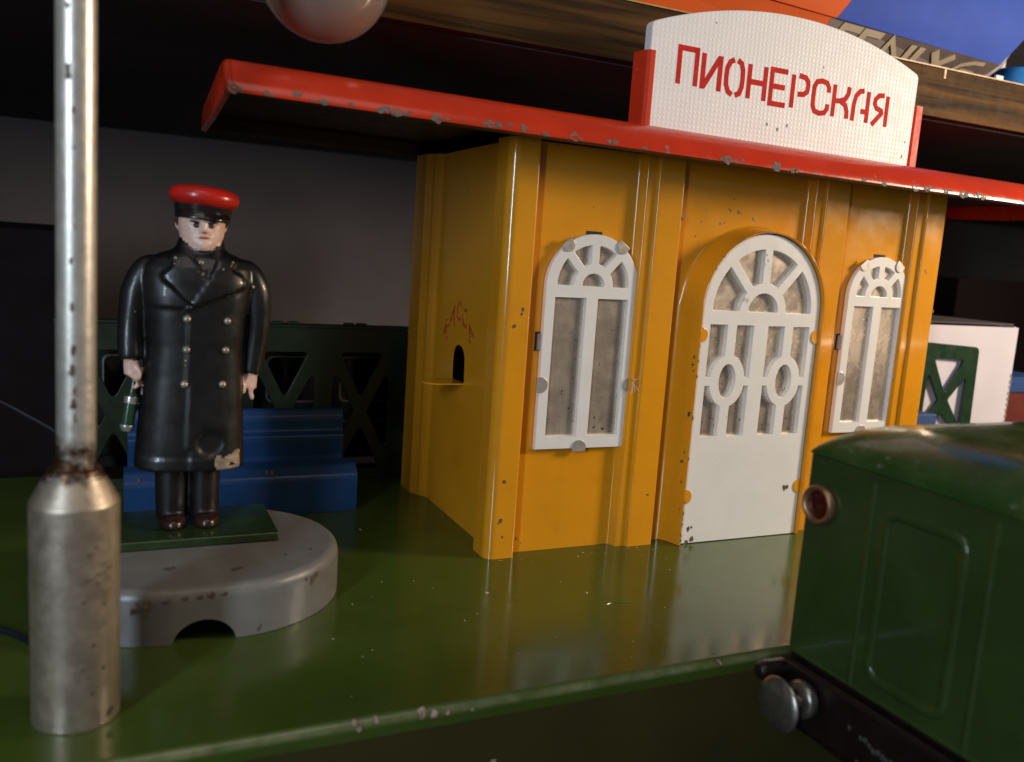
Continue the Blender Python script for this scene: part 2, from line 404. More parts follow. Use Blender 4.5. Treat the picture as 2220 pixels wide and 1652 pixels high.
chips('edge_chip', [(-5.05, -0.03, .05), (-4.98, -.12, .06), (-4.70, -.03, .055), (-3.93, -.05, .09), (-3.72, -.10, .10), (-3.5, -.1, .06), (-3.05, -.12, .04), (-2.6, -1.2, .10), (2.1, -.05, .05)],
      lambda u, v: ((u, -6.125 + (0.09 if v > -0.06 else 0), v - 0.01), (0, -0.8, 0.6)), 'deck_edge_chip', pl, 3, 0.012)
dst = [(rng.uniform(-5, 4.5), rng.uniform(-5.6, -0.4), rng.uniform(.012, .026)) for k in range(30)] + [(rng.uniform(-.2, 5.6), rng.uniform(-.42, -.12), rng.uniform(.015, .034)) for k in range(15)]
dst += [(-2.6, 2.9, .05), (-1.0, -1.9, .05), (1.2, -2.5, .05)]
chips('dust_speck', dst, lambda u, v: ((u, v, 0), (0, 0, 1)), 'dust', pl, 4, 0.006)
rb = bmesh.new(); add_tube(rb, [(1.55 + .5 * cos(radians(a)), -3.55 + .42 * sin(radians(a)), 0.0) for a in range(35, 150, 12)], [0.004, .012, .018, .02, .02, .02, .018, .014, .01, .004], 6)
link('arc_highlight', bm_mesh(rb), 'deck_green', pl)  # raised arc modelled in place of a curved highlight on the deck

# ------------------------------------------------------------------ station building
st = thing('toy_station', 'yellow tin station house with red roof and white arched windows', 'toy building', (7, 3.4, 0))
W = 14.05; REC = 0.35
profile = [(-.25, 6.95, .1), (-.25, 5.98, .06), (-.11, 5.74, .03), (-.09, 5.66, .05), (.10, 5.40, .25), (.10, .98, .04), (-.25, .82, .06), (-.25, 0, .26),
           (.50, 0, .07), (.60, REC, .06), (3.40, REC, .10), (3.53, .10, .05), (3.78, .085, 0), (3.82, 0, .035), (4.58, 0, .06), (4.66, REC, .05),
           (8.90, REC, .10), (9.03, .10, .05), (9.28, .085, 0), (9.32, 0, .035), (10.16, 0, .06), (10.24, REC, .05), (12.80, REC, .10), (12.93, .10, .05), (13.2, .085, 0), (13.24, 0, .035), (W, 0, .1), (W, 6.95, .1)]
pf = fillet(profile, True, 5)
bm = bmesh.new()
zs = [0.0, 0.03, 3.0, 6.0, 9.0, 10.1]
rings = [[bm.verts.new((x, y, z)) for x, y in pf] for z in zs]
n = len(pf)
for a, b in zip(rings, rings[1:]):
    for k in range(n):
        k2 = (k + 1) % n; p, q = pf[k], pf[k2]
        if abs(p[0] - .10) < 1e-3 and abs(q[0] - .10) < 1e-3: continue      # left window bay is its own pierced panel
        bm.faces.new((a[k], a[k2], b[k2], b[k]))
ys_ = [q[1] for q in pf if abs(q[0] - .10) < 1e-3]; ymin, ymax = min(ys_), max(ys_)
wall_me = bm_mesh(bm)
# pierced ticket-office panel (built in (y, z), then stood facing -X)
hole = [(2.90, 3.88), (3.88, 3.88), (3.90, 4.45)] + arc(3.44, 4.45, .46, .42, 0, 180, 12)[1:] + [(2.98, 4.2)]
hole = [(3.88, 3.88), (3.90, 4.45)] + arc(3.44, 4.45, .46, .42, 0, 180, 12)[1:-1] + [(2.98, 4.45), (2.95, 3.88)]
pm = plate([[(ymin, 0), (ymax, 0), (ymax, 10.1), (ymin, 10.1)], hole], 0.012)
pm.transform(Matrix(((0, 0, 1, .112), (1, 0, 0, 0), (0, 1, 0, 0), (0, 0, 0, 1))))
wall = link('wall', join([wall_me, pm]), 'yellow_enamel', st, 35)
link('ticket_hatch', stand(plate([[(0, 0), (1.6, 0), (1.6, 1.6), (0, 1.6)]], 0.02), 0, 0, 0), 'dark_slot', wall) if False else None
# ticket counter: small rounded tin flap under the hatch
cnt = plate([[(0.10, 2.96)] + [(0.10, 3.90)] + arc(-.52, 3.43, .42, .46, 90, 270, 12) ], 0.018)
cnt.transform(Matrix.Translation((0, 0, 3.86)))
link('ticket_counter', cnt, 'yellow_enamel', st)
# hand-painted word over the hatch
def wall_letter(paths, y, z, rot, h):
    ms = strokes(paths, 0.17, 0.5, 0.02)
    ms.transform(Matrix.Diagonal((h * .78, h, 0.016, 1)))
    ms.transform(Matrix.Translation((0.088, y, z)) @ Matrix.Rotation(rot, 4, 'X') @ Matrix(((0, 0, -1, 0), (-1, 0, 0, 0), (0, 1, 0, 0), (0, 0, 0, 1))))
    return link('letter', ms, 'rusty_lettering', wall, None)
K_ = [[(0, 0), (0, 1)], [(.85, 1), (.1, .5), (.9, 0)]]
A_ = [[(0, 0), (.5, 1), (.95, 0)], [(.2, .38), (.78, .38)]]
C_ = [[(.9, .85)] + arc(.5, .5, .45, .48, 50, 310, 12)[1:]]
wall_letter(K_, 4.68, 5.05, radians(26), .48)
wall_letter(A_, 4.22, 5.44, radians(14), .48)
wall_letter(C_, 3.72, 5.55, radians(2), .48)
wall_letter(C_, 3.22, 5.36, radians(-12), .48)
wall_letter(A_, 2.66, 5.00, radians(-34), .44)
front = lambda dy: (lambda u, v: ((u, dy, v), (0, -1, 0)))
wallchips = [(.30, 6.15, .06), (.28, 6.05, .05), (.10, 5.75, .065), (.12, 1.95, .07), (.10, .98, .075), (.04, .92, .04), (.17, .55, .035), (4.33, 1.38, .04), (4.28, 1.40, .02), (4.62, 8.72, .05), (4.60, 8.60, .055), (13.45, 7.75, .05), (13.5, 7.68, .04)]
chips('paint_chip', wallchips, front(0), 'chip_metal', wall, 11, 0.004)
baychips = [(6.35, 8.95, .05), (6.28, 8.97, .03), (6.62, 8.92, .07), (6.70, 8.88, .03), (7.12, 8.78, .05), (7.18, 8.74, .035), (5.55, 8.90, .025), (6.42, 9.25, .025), (6.55, 9.42, .02), (5.45, 8.58, .03), (6.05, 8.58, .04), (6.18, 8.60, .03), (5.30, 8.2, .03), (2.2, 8.7, .02), (1.65, 8.65, .015), (.72, .35, .04), (.85, .22, .02), (1.9, 2.4, .015)]
chips('paint_chip', baychips, front(REC), 'chip_metal', wall, 12, 0.004)
cornerchips = [(.06, 6.4, .07), (.10, 5.6, .06), (-.12, 5.15, .07), (-.05, 3.6, .06), (.02, 2.9, .05)]
chips('paint_chip', [(6.6 - 0.2 * k, z, s) for k, (y, z, s) in enumerate([])] or [(.30, 4.2, .02)], lambda u, v: ((-.25, u, v), (-1, 0, 0)), 'chip_metal', wall, 13, 0.004)
rchips = [(.04, 6.55, .09), (.0, 6.2, .05), (.05, 4.0, .05), (.0, 3.5, .07), (.02, 3.3, .05)]
chips('paint_chip', [(W - .06 + u * .4, v, s * .7) for u, v, s in rchips], front(0), 'chip_metal', wall, 14, 0.004)

# roof: pressed tin tray, sagging slightly to the right
sag = lambda x: -0.0095 * (x + 6.55)
rp_out = [(-1.6, 10.0), (-1.60, 10.06), (-1.50, 10.22), (-1.36, 10.40), (-1.18, 10.55), (-.98, 10.655), (-.7, 10.71), (0, 10.74), (6.1, 10.74), (6.6, 10.66), (6.95, 10.42), (7.08, 10.22), (7.08, 10.12)]
rp_in = [(7.0, 10.07), (7.0, 10.2), (6.8, 10.5), (-.8, 10.5), (-.98, 10.3), (-1.05, 10.05), (-1.1, 10.01)]
rm = extrude_yz(rp_out + [(7.05, 10.12), (7.0, 10.35), (6.6, 10.6), (-.75, 10.62), (-1.0, 10.56), (-1.42, 10.2), (-1.52, 10.02)], -6.55, 20.4, 60, sag)
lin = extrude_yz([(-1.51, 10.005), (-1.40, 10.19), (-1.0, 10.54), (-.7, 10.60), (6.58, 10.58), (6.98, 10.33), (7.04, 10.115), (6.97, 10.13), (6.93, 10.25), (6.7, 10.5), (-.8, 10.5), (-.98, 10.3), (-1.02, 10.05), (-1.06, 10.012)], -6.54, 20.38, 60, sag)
ends = []
for x in (-6.60, 20.4):
    sg_ = -1 if x < 0 else 1; bme = bmesh.new(); rr_ = []
    for dx, sh in ((0, 0), (.045, .012), (.085, .035), (.11, .065), (.12, .10)):
        rr_.append([bme.verts.new((x + sg_ * (dx - .04), 2.9 + (y - 2.9) * (1 - sh / 4.5), 10.37 + (z - 10.37) * (1 - sh / .37) + sag(x))) for y, z in rp_out + [(3, 10.0)]])
    for a, b in zip(rr_, rr_[1:]):
        for k in range(len(a)): bme.faces.new((a[k], a[(k + 1) % len(a)], b[(k + 1) % len(a)], b[k]))
    bme.faces.new(rr_[-1]); bme.faces.new(rr_[0][::-1])
    ends.append(bm_mesh(bme))
rm = join([rm] + ends)
for me_ in (rm, lin):      # the left end was pressed slightly out of square
    for v in me_.vertices:
        if v.co.x < -6.2: v.co.x += .042 * (v.co.y + 1.6)
roof = bpy.data.objects.new('roof', rm)
# keep the roof's own origin at its lip so its wear follows the lip
roof = None
off = st.location
rm.transform(Matrix.Translation((0, 0, -10.0 + 0.0)))
# undo sag in texture space is small; object origin at lip height
for v in rm.vertices: pass
rm.transform(Matrix.Translation((-off.x, -off.y, 0)))
rm.materials.append(MATS['red_enamel']); rm.polygons.foreach_set('use_smooth', [True] * len(rm.polygons)); rm.set_sharp_from_angle(angle=radians(35)); rm.name = 'roof'
roof = bpy.data.objects.new('roof', rm); COL.objects.link(roof); roof.parent = st; roof.location = (0, 0, 10.0)
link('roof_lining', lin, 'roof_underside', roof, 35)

# bare-metal chips along the roof lip
def lippt(u, v):
    if v < .06: y = -1.6
    elif v < .22: y = -1.6 + (v - .06) / .16 * .1
    else: y = -1.5 + (v - .22) / .18 * .14
    return ((u, y, 10.0 + v + sag(u)), (0, -.9, .4))
rng = random.Random(17); lc = []
for x, n_, z0 in ((-6.45, 3, .03), (-5.3, 2, .10), (-4.95, 2, .03), (-4.5, 3, .05), (-3.72, 4, .07), (-3.3, 5, .06), (-2.55, 4, .05), (-1.9, 1, .05), (-1.4, 5, .06), (-.85, 4, .09), (-.3, 3, .05), (.6, 2, .04), (1.5, 3, .09), (2.4, 2, .05), (4.4, 3, .06), (4.8, 4, .06), (5.9, 3, .05), (6.7, 3, .06), (9.1, 3, .05), (9.5, 3, .05), (10.7, 2, .06), (11.3, 4, .05), (12.0, 4, .06), (12.6, 5, .06), (13.2, 4, .05), (15.2, 3, .05), (-5.95, 2, .05)):
    for k in range(n_): lc.append((x + rng.uniform(-.16, .16) * (1 + .3 * n_ / 4), max(.012, z0 + rng.uniform(-.045, .045)), rng.choice((.025, .035, .05, .07, .10))))
chips('paint_chip', [(u / 1.9, v, s_) for u, v, s_ in lc], lambda u, v: lippt(u * 1.9, v), 'roof_chip', roof, 18, 0.008)
# sign board with pressed arch top
sx0, sx1, sz0, szs, szp = 2.90, 11.62, 10.56, 13.0, 13.80
cxs = (sx0 + sx1) / 2 - .2
top = []
hw = (sx1 - sx0) / 2
Rr = (hw * hw + (szp - szs) ** 2) / (2 * (szp - szs))
for i in range(41):
    x = sx1 - (sx1 - sx0) * i / 40; xm = (sx0 + sx1) / 2
    top.append((x, szp - Rr + sqrt(Rr * Rr - (x - xm) ** 2)))
out = [(sx0, sz0 + .0, 0), (sx1 - .02, sz0 - 0.07, 0)] + [(top[0][0], top[0][1], .22)] + [(x, z, 0) for x, z in top[1:-1]] + [(top[-1][0], top[-1][1], .18)]
sg = stand(plate([fillet(out, True, 5)], 0.14, 0.03), 0, -.34, 0)
sign = link('sign_board', sg, 'white_sign_paint', st, 30)
LET = {
 'П': [[(0, 0), (0, 1), (1, 1), (1, 0)]],
 'И': [[(0, 1), (0, 0)], [(.06, .06), (.94, .94)], [(1, 1), (1, 0)]],
 'О': [[(.42, 1)] + arc(.5, .5, .5, .5, 112, 248, 2)[:0] + [(.18, .93), (.02, .74), (0, .5), (.02, .26), (.18, .07), (.42, 0)], [(.62, 1), (.86, .93), (.98, .74), (1, .5), (.98, .26), (.86, .07), (.62, 0)]],
 'Н': [[(0, 0), (0, 1)], [(1, 1), (1, 0)], [(.05, .5), (.95, .5)]],
 'Е': [[(1, 1), (0, 1), (0, 0), (1, 0)], [(.05, .52), (.88, .52)]],
 'Р': [[(0, 0), (0, 1)], [(.36, 1), (.78, .97), (.97, .85), (1, .72), (.95, .55), (.75, .46), (.36, .44)]],
 'С': [[(1, .68), (1, .82), (.85, .96), (.5, 1), (.16, .95), (.01, .78), (0, .5), (.01, .22), (.16, .05), (.5, 0), (.85, .04), (1, .18), (1, .32)]],
 'К': [[(0, 0), (0, 1)], [(1, 1), (.97, .78), (.78, .60), (.42, .52), (.06, .5)], [(.5, .51), (.82, .42), (.98, .22), (1, 0)]],
 'А': [[(0, 0), (.02, .52), (.12, .80), (.36, .96), (.66, 1)], [(1, 1), (1, 0)], [(.55, .34), (.94, .34)]],
 'Я': [[(1, 1), (1, 0)], [(.74, 1), (.36, .97), (.14, .84), (.10, .70), (.24, .56), (.62, .49), (.66, .42), (.02, 0)]],
}
word = 'ПИОНЕРСКАЯ'
for i, ch in enumerate(word):
    t = i / 9
    x = 3.74 + (10.07 - 3.74) * t
    zb = 11.71 - 0.20 * t; hh = .83 - .03 * t; lw = .50
    m = strokes([[(a * lw, b * hh) for a, b in pth] for pth in LET[ch]], 0.130, 0.006, 0.0012)
    stand(m, x, -.480, zb)
    link('letter', m, 'red_lettering', sign, None)
# smudges on the sign
chips('smudge', [(8.2, 12.72, .035), (8.18, 12.62, .02), (6.55, 11.1, .05), (6.9, 11.02, .06), (7.2, 11.15, .05), (4.7, 13.25, .03), (11.35, 10.8, .05), (11.4, 11.2, .03)], front(-.482), 'grey_card', sign, 21, 0.003)
# red side brackets holding the board
bl = fillet([(2.92, -.50, .0), (2.74, -.50, .10), (2.66, .40, .06), (2.74, .42, 0), (2.84, -.40, .0), (2.92, -.44, 0)], True, 4)
def extrude_z(prof, z0, z1):
    bm = bmesh.new()
    a = [bm.verts.new((x, y, z0)) for x, y in prof]; b = [bm.verts.new((x, y, z1)) for x, y in prof]; n = len(prof)
    for k in range(n): bm.faces.new((a[k], a[(k + 1) % n], b[(k + 1) % n], b[k]))
    bm.faces.new(a[::-1]); bm.faces.new(b); return bm_mesh(bm)
bl = fillet([(3.04, -.51, 0), (2.84, -.51, .10), (2.76, .02, .05), (2.80, .03, 0), (2.885, -.42, 0), (3.04, -.49, 0)], True, 4)
link('bracket', extrude_z(bl, 10.55, 12.36), 'red_bracket_paint', st)
br = fillet([(11.66, -.2, 0), (11.70, -.46, .03), (12.0, -.44, .05), (12.04, .4, .03), (11.98, .4, 0), (11.93, -.38, 0), (11.72, -.38, 0)], True, 4)
link('bracket', extrude_z(br, 10.45, 12.22), 'red_bracket_paint', st)

# arched windows
def fan_hole(cx, s, r0, r1, a0, a1, hw0, hw1, base=0.0):
    """sector opening between two spokes with parallel sides; hw0/hw1 = half widths beside angle a0/a1"""
    def lim(r):
        return a0 + math.degrees(asin(min(.9, hw0 / r))), a1 - math.degrees(asin(min(.9, hw1 / r)))
    lo1, hi1 = lim(r1); lo0, hi0 = lim(r0)
    return arc(cx, s, r1, r1, lo1, hi1, 8) + arc(cx, s, r0, r0, hi0, lo0, 5)
def pane_of(loop, y, x0, z0, parent, grow=1.05):
    cx = sum(p[0] for p in loop) / len(loop); cz = sum(p[1] for p in loop) / len(loop)
    lp = [(cx + (p[0] - cx) * grow, cz + (p[1] - cz) * grow) for p in loop]
    m = plate([lp], 0.012); stand(m, x0, y, z0); return link('pane', m, 'tin_pane', parent, None)
def half_disc(r, n=10): return arc(0, 0, r, r, 0, 180, n)
def clip(parent, x, y, z, ang, r, m, tick=0.02):
    """rounded tab folded over the frame; flat edge outward. ang: direction (deg) from the flat edge to the round end"""
    lp = [(-r * .92, -.10)] + [(r * .92, -.10)] + half_disc(r)
    pm = plate([lp], tick, 0.008)
    pm.transform(Matrix.Rotation(radians(ang - 90), 4, 'Z')); stand(pm, x, y, z)
    return link('clip', pm, m, parent, 40)
def window(x0, z0, wd, sp, y, label):
    cx = wd / 2; bd = .27; mh = .17
    outl = [(0, 0), (wd, 0), (wd, sp)] + arc(cx, sp, wd / 2, wd / 2, 0, 180, 28)[1:]
    pz0 = .32; pz1 = sp - .27; e = .055
    holes = [[(bd, pz0), (cx - mh, pz0), (cx - mh, pz1), (bd, pz1)], [(cx + mh, pz0), (wd - bd, pz0), (wd - bd, pz1), (cx + mh, pz1)]]
    s2 = sp + .03; r1 = wd / 2 - .30; r0 = .56
    for a0, a1, h0, h1 in ((0, 47, 0.0, .115), (47, 90, .115, .115), (90, 133, .115, .115), (133, 180, .115, 0.0)):
        holes.append(fan_hole(cx, s2, r0, r1, a0, a1, h0, h1))
    holes.append(arc(cx, s2, .31, .31, 0, 180, 10))
    fm = stand(plate([outl] + holes, 0.07, 0.015), x0, y, z0)
    wn = link('window', fm, 'white_enamel', st, 40)
    wn['label'] = label
    for h_ in holes: pane_of(h_, y + .060, x0, z0, wn)
    zt = z0 + sp
    rr = wd / 2
    for a in (128, 54):
        clip(wn, x0 + cx + rr * 0.98 * cos(radians(a)), y - .085, zt + rr * .98 * sin(radians(a)), a + 180, .17, 'bare_tin')
    clip(wn, x0 + .02, y - .085, z0 + 1.63, 0, .2, 'bare_tin')
    clip(wn, x0 + wd - .02, y - .085, z0 + 1.63, 180, .19, 'bare_tin')
    clip(wn, x0 + wd * .5 - .06, y - .085, z0 + .02, 90, .2, 'bare_tin')
    link('slot', box(x0 + cx - .22, x0 + cx + .22, REC - .012, REC + .02, zt + rr - .02, zt + rr + .07), 'dark_slot', wn)
    link('slot', box(x0 - .13, x0 + .05, REC - .012, REC + .02, z0 + 2.45, z0 + 2.92), 'dark_slot', wn)
    link('tab', box(x0 - .07, x0 + .0, y - .02, REC, z0 + 2.47, z0 + 2.88, .02), 'bare_tin', wn)
    return wn
w1 = window(.97, 2.68, 2.60, 4.06, .25, 'arched white window nearer the corner of the building')
w2 = window(10.72, 2.84, 2.37, 4.02, .25, 'arched white window to the right of the door')
# frayed threads caught on the left window's right clip
tb = bmesh.new(); rng = random.Random(9)
for k in range(7):
    p = Vector((3.60, .12, 4.42)); pts = [p.copy()]
    d = Vector((rng.uniform(-.1, .5), -.3, rng.uniform(-1, .6))).normalized()
    for q in range(6):
        d = (d + Vector((rng.uniform(-.5, .5), rng.uniform(-.15, .1), rng.uniform(-.5, .5)))).normalized(); p = p + d * .06; pts.append(p.copy())
    add_tube(tb, pts, 0.006, 4)
tt = link('thread', bm_mesh(tb), 'white_card', w1); tt['kind'] = 'stuff'

# door hood: pressed arch standing proud of the bay
def arch(cx, hw, sp, zt, n=28):
    rz = zt - sp
    return [(cx - hw, 0.0), (cx - hw, sp * .5), (cx - hw, sp)] + [(cx - hw * cos(radians(a)), sp + rz * sin(radians(a))) for a in [180 / n * k for k in range(1, n)]] + [(cx + hw, sp), (cx + hw, sp * .5), (cx + hw, 0.0)]
DC = 7.33
hood = [(2.46, 8.62, .365), (2.36, 8.58, .34), (2.28, 8.55, .27), (2.20, 8.52, .12), (2.13, 8.49, -.08), (2.09, 8.465, -.24), (2.07, 8.45, -.30), (2.045, 8.43, -.315), (2.02, 8.41, -.30), (2.012, 8.405, -.25), (2.01, 8.40, -.05)]
bm = bmesh.new(); rings = []
for hw, zt, y in hood: rings.append([bm.verts.new((x, y, z + .01)) for x, z in arch(DC, hw, 6.36, zt)])
for a, b in zip(rings, rings[1:]):
    for k in range(len(a) - 1): bm.faces.new((a[k], a[k + 1], b[k + 1], b[k]))
hd = link('door_hood', bm_mesh(bm), 'yellow_enamel', st, 50)
def hoodpt(u, v): return ((DC - 2.13 - (u + .08) * .1 if True else 0, u, v), (-1, -.1, 0))
chips('paint_chip', [(-.22, 5.1, .05), (-.20, 4.9, .04), (-.25, 4.75, .03), (-.24, 3.6, .07), (-.22, 3.55, .04), (-.20, 2.55, .04), (-.15, 2.3, .05), (-.10, 2.28, .03), (-.2, 1.75, .04), (-.24, 1.0, .03), (-.22, .85, .02)], hoodpt, 'chip_metal', hd, 31, 0.012)
hc = [(2.078, a, .035 if i % 3 else .055) for i, a in enumerate((150, 146, 143, 139, 128, 124, 121, 118, 104, 101, 98, 95, 92))]
rim = lambda u, v: ((DC + 2.05 * cos(radians(v + (u - 2.078) * 28)), -.315, 6.37 + (2.08 + (u - 2.078) * .8) * sin(radians(v + (u - 2.078) * 28))), (0, -1, 0))
bmc = bmesh.new(); rng = random.Random(8)
for _, a, s in hc:
    vs = []
    for q in range(8):
        du = s * (.5 + .6 * rng.random()) * cos(q * pi / 4) * 1.3; dr = s * .45 * (.5 + .6 * rng.random()) * sin(q * pi / 4)
        aa = radians(a) - du / 2.05
        vs.append(bmc.verts.new((DC + (2.046 + dr) * cos(aa), -.322, 6.37 + (2.07 + dr) * sin(aa))))
    bmc.faces.new(vs)
for z_, s in ((5.4, .03), (5.0, .04), (4.6, .05), (3.5, .06), (2.4, .04), (1.2, .05), (.9, .06), (.75, .04), (.6, .05), (.3, .05), (.15, .05)):
    vs = [bmc.verts.new((DC - 2.046 + s * .5 * cos(q * pi / 4) * (.6 + .5 * rng.random()), -.322, z_ + s * 1.4 * sin(q * pi / 4) * (.6 + .5 * rng.random()))) for q in range(8)]
    bmc.faces.new(vs)
o = link('paint_chip', bm_mesh(bmc, False), 'chip_metal', hd, None); o['kind'] = 'stuff'
# the white door
hwD = 1.985; sp = 6.36
outl = [(-hwD, .02), (hwD, .02), (hwD, sp)] + [(hwD * cos(radians(a)), sp + 2.03 * sin(radians(a))) for a in range(6, 180, 6)] + [(-hwD, sp)]
holes = []
for a0, a1, h0, h1 in ((0, 48, 0.0, .13), (48, 90, .13, .13), (90, 132, .13, .13), (132, 180, .13, 0.0)):
    holes.append(fan_hole(0, 6.33, .78, 1.66, a0, a1, h0, h1))
holes.append(arc(0, 6.33, .50, .50, 0, 180, 14))
for s in (-1, 1):
    oc = s * .965; ozc = 4.46; A_x, A_z = .575, .71
    for side in (-1, 1):                # outer / inner half of each column pair
        xo = oc + side * .715; xb = oc + side * .155
        for up in (1, -1):
            zb = 4.57 if up > 0 else 4.33; ze = 5.96 if up > 0 else 2.96
            t0 = math.acos(min(1, .155 / A_x)); t1 = asin(abs(zb - ozc) / A_z)
            pts = [(xo, ze), (xb, ze)]
            for k in range(9):
                t = t0 + (t1 - t0) * k / 8
                pts.append((oc + side * A_x * cos(t), ozc + up * A_z * sin(t)))
            pts.append((xo, zb))
            holes.append(pts)
    holes.append([(oc + .27 * cos(radians(a)) , ozc + .455 * sin(radians(a))) for a in range(0, 360, 15)])
dm = stand(plate([outl] + holes, 0.075, 0.012), DC, -.135, 0)
door = link('door', dm, 'white_enamel', st, 40)
for h_ in holes: pane_of(h_, -.052, DC, 0, door, 1.03)
for x, z, a, m_ in ((DC - hwD + .02, 5.68, 0, 0), (DC + hwD - .02, 5.70, 180, 0), (DC - hwD + .02, 1.33, 0, 0), (DC + hwD - .02, 1.43, 180, 0)):
    clip(door, x, -.222, z, a, .20, 'yellow_enamel')
chips('paint_chip', [(DC - 1.6, .12, .10), (DC - 1.75, .42, .08), (DC - 1.65, .46, .05), (DC + 1.45, 1.40, .10), (DC + 1.55, 1.42, .07), (DC - 1.78, .06, .09), (DC + .36, 3.5, .015), (DC - .86, 3.5, .015)], front(-.211), 'chip_metal', door, 41, 0.003)
chips('paint_chip', [(DC - .58, 6.62, .08), (DC - .70, 6.66, .07), (DC - .08, 7.85, .05), (DC - .02, 7.7, .05), (DC - .1, 7.6, .03)], front(-.211), 'bare_tin', door, 42, 0.003)

# ------------------------------------------------------------------ stationmaster figurine
FX, FY, FZ, FS = -6.89, .62, 1.262, 1.035
mn = thing('person', 'painted figurine in black double-breasted greatcoat and red-topped cap holding a signal baton', 'person', (FX, FY, FZ))
fig = lambda x, y, z: Vector((FX + (x + 6.95) * FS, FY + y * FS, FZ + (z - 1.47) * FS))
def inpoly(x, y, P):
    c = False; n = len(P)
    for i in range(n):
        (x1, y1), (x2, y2) = P[i], P[i - 1]
        if (y1 > y) != (y2 > y) and x < (x2 - x1) * (y - y1) / (y2 - y1) + x1: c = not c
    return c
def segd(x, y, a, b):
    ax, ay = a; bx, by = b; dx, dy = bx - ax, by - ay
    t = max(0, min(1, ((x - ax) * dx + (y - ay) * dy) / (dx * dx + dy * dy))); return hypot(x - ax - t * dx, y - ay - t * dy)
LAP_L = [(-7.30, 7.22), (-7.05, 6.85), (-6.80, 6.45), (-7.11, 6.03), (-7.69, 6.58), (-7.45, 6.80), (-7.52, 6.95)]
LAP_R = [(-6.58, 7.24), (-6.66, 6.88), (-6.86, 6.46), (-7.20, 5.92), (-7.05, 6.02), (-6.10, 6.42), (-6.16, 6.62), (-6.40, 6.75), (-6.28, 6.92)]
# rings: z, cx, half width, half depth, power
R_T = [(2.70, -7.08, 1.03, .62, 2.6), (2.74, -7.08, 1.06, .66, 2.6), (3.0, -7.07, 1.05, .66, 2.5), (3.8, -7.05, 1.0, .64, 2.5), (4.6, -7.03, .95, .62, 2.5), (5.2, -7.01, .93, .63, 2.5), (5.8, -7.0, .97, .66, 2.5),
       (6.2, -6.98, 1.03, .66, 2.5), (6.5, -6.97, 1.07, .64, 2.4), (6.75, -6.96, 1.03, .58, 2.3), (6.92, -6.95, .90, .50, 2.2), (7.01, -6.94, .72, .45, 2.1), (7.07, -6.93, .55, .41, 2.0), (7.14, -6.92, .465, .39, 2.0), (7.26, -6.91, .44, .38, 2), (7.33, -6.91, .41, .35, 2)]
def lerp_ring(R, z):
    for a, b in zip(R, R[1:]):
        if a[0] <= z <= b[0]:
            t = (z - a[0]) / (b[0] - a[0]); return [a[i] + (b[i] - a[i]) * t for i in range(5)]
    return list(R[-1] if z > R[-1][0] else R[0])
bm = bmesh.new()
def add_loft(bm, R, nz, na, relief=None):
    z0, z1 = R[0][0], R[-1][0]; rings = []
    for i in range(nz + 1):
        z = z0 + (z1 - z0) * i / nz; _, cx, hw, hd_, pw = lerp_ring(R, z); ring = []
        for k in range(na):
            t = 2 * pi * k / na; c_, s_ = cos(t), sin(t)
            x = cx + hw * math.copysign(abs(c_) ** (2 / pw), c_); y = hd_ * math.copysign(abs(s_) ** (2 / pw), s_)
            if relief and y < 0: y -= relief(x, z) * min(1, -y / hd_ * 1.4)
            ring.append(bm.verts.new(fig(x, y, z)))
        rings.append(ring)
    for a, b in zip(rings, rings[1:]):
        for k in range(na): bm.faces.new((a[k], a[(k + 1) % na], b[(k + 1) % na], b[k]))
    bm.faces.new(rings[0][::-1]); bm.faces.new(rings[-1])
def relief(x, z):
    d = 0.0
    if inpoly(x, z, LAP_R): d = max(d, .10)
    elif inpoly(x, z, LAP_L): d = max(d, .07)
    elif 6.4 < z < 7.0 and abs(x + 6.86) < .3: d = 0.02
    if z < 5.98 and x < -7.22 + .02 * (6 - z): d -= .035       # overlap edge of the coat front
    r = hypot(x + 6.74, (z - 3.28))
    if r < .30: d -= .07 * min(1, (.30 - r) / .10)
    if z < 2.95: d += .02
    return d
add_loft(bm, R_T, 170, 120, relief)
# head
R_H = [(7.04, -6.91, .20, .34, 2), (7.10, -6.91, .28, .42, 2), (7.22, -6.905, .375, .44, 2.2), (7.4, -6.90, .42, .43, 2.4), (7.6, -6.90, .44, .43, 2.4), (7.8, -6.90, .455, .44, 2.3), (8.0, -6.89, .45, .44, 2.2), (8.2, -6.88, .34, .34, 2)]
def face_rel(x, z):
    d = 0
    a = abs(x + 6.895)
    if 7.44 < z < 7.68: d += max(0, .11 * (1 - a / .10)) * (1 - (z - 7.46) / .26 * .6)
    if 7.58 < z < 7.68 and .08 < a < .26: d -= .03
    if 7.68 <= z < 7.74 and a < .3: d += .035
    if abs(z - 7.36) < .03 and a < .14: d += .022
    if abs(z - 7.325) < .012 and a < .14: d -= .02
    if abs(z - 7.20) < .08 and a < .16: d += .05 * (1 - a / .16)
    return d
add_loft(bm, R_H, 70, 64, face_rel)
# ears
for s in (-1, 1): add_lathe(bm, [(0, -.05), (.07, -.04), (.09, 0), (.07, .04), (0, .05)], Matrix.Translation(fig(-6.90 + s * .45, .08, 7.58)) @ Matrix.Diagonal((.55, .8, 2.2, 1)), 10)
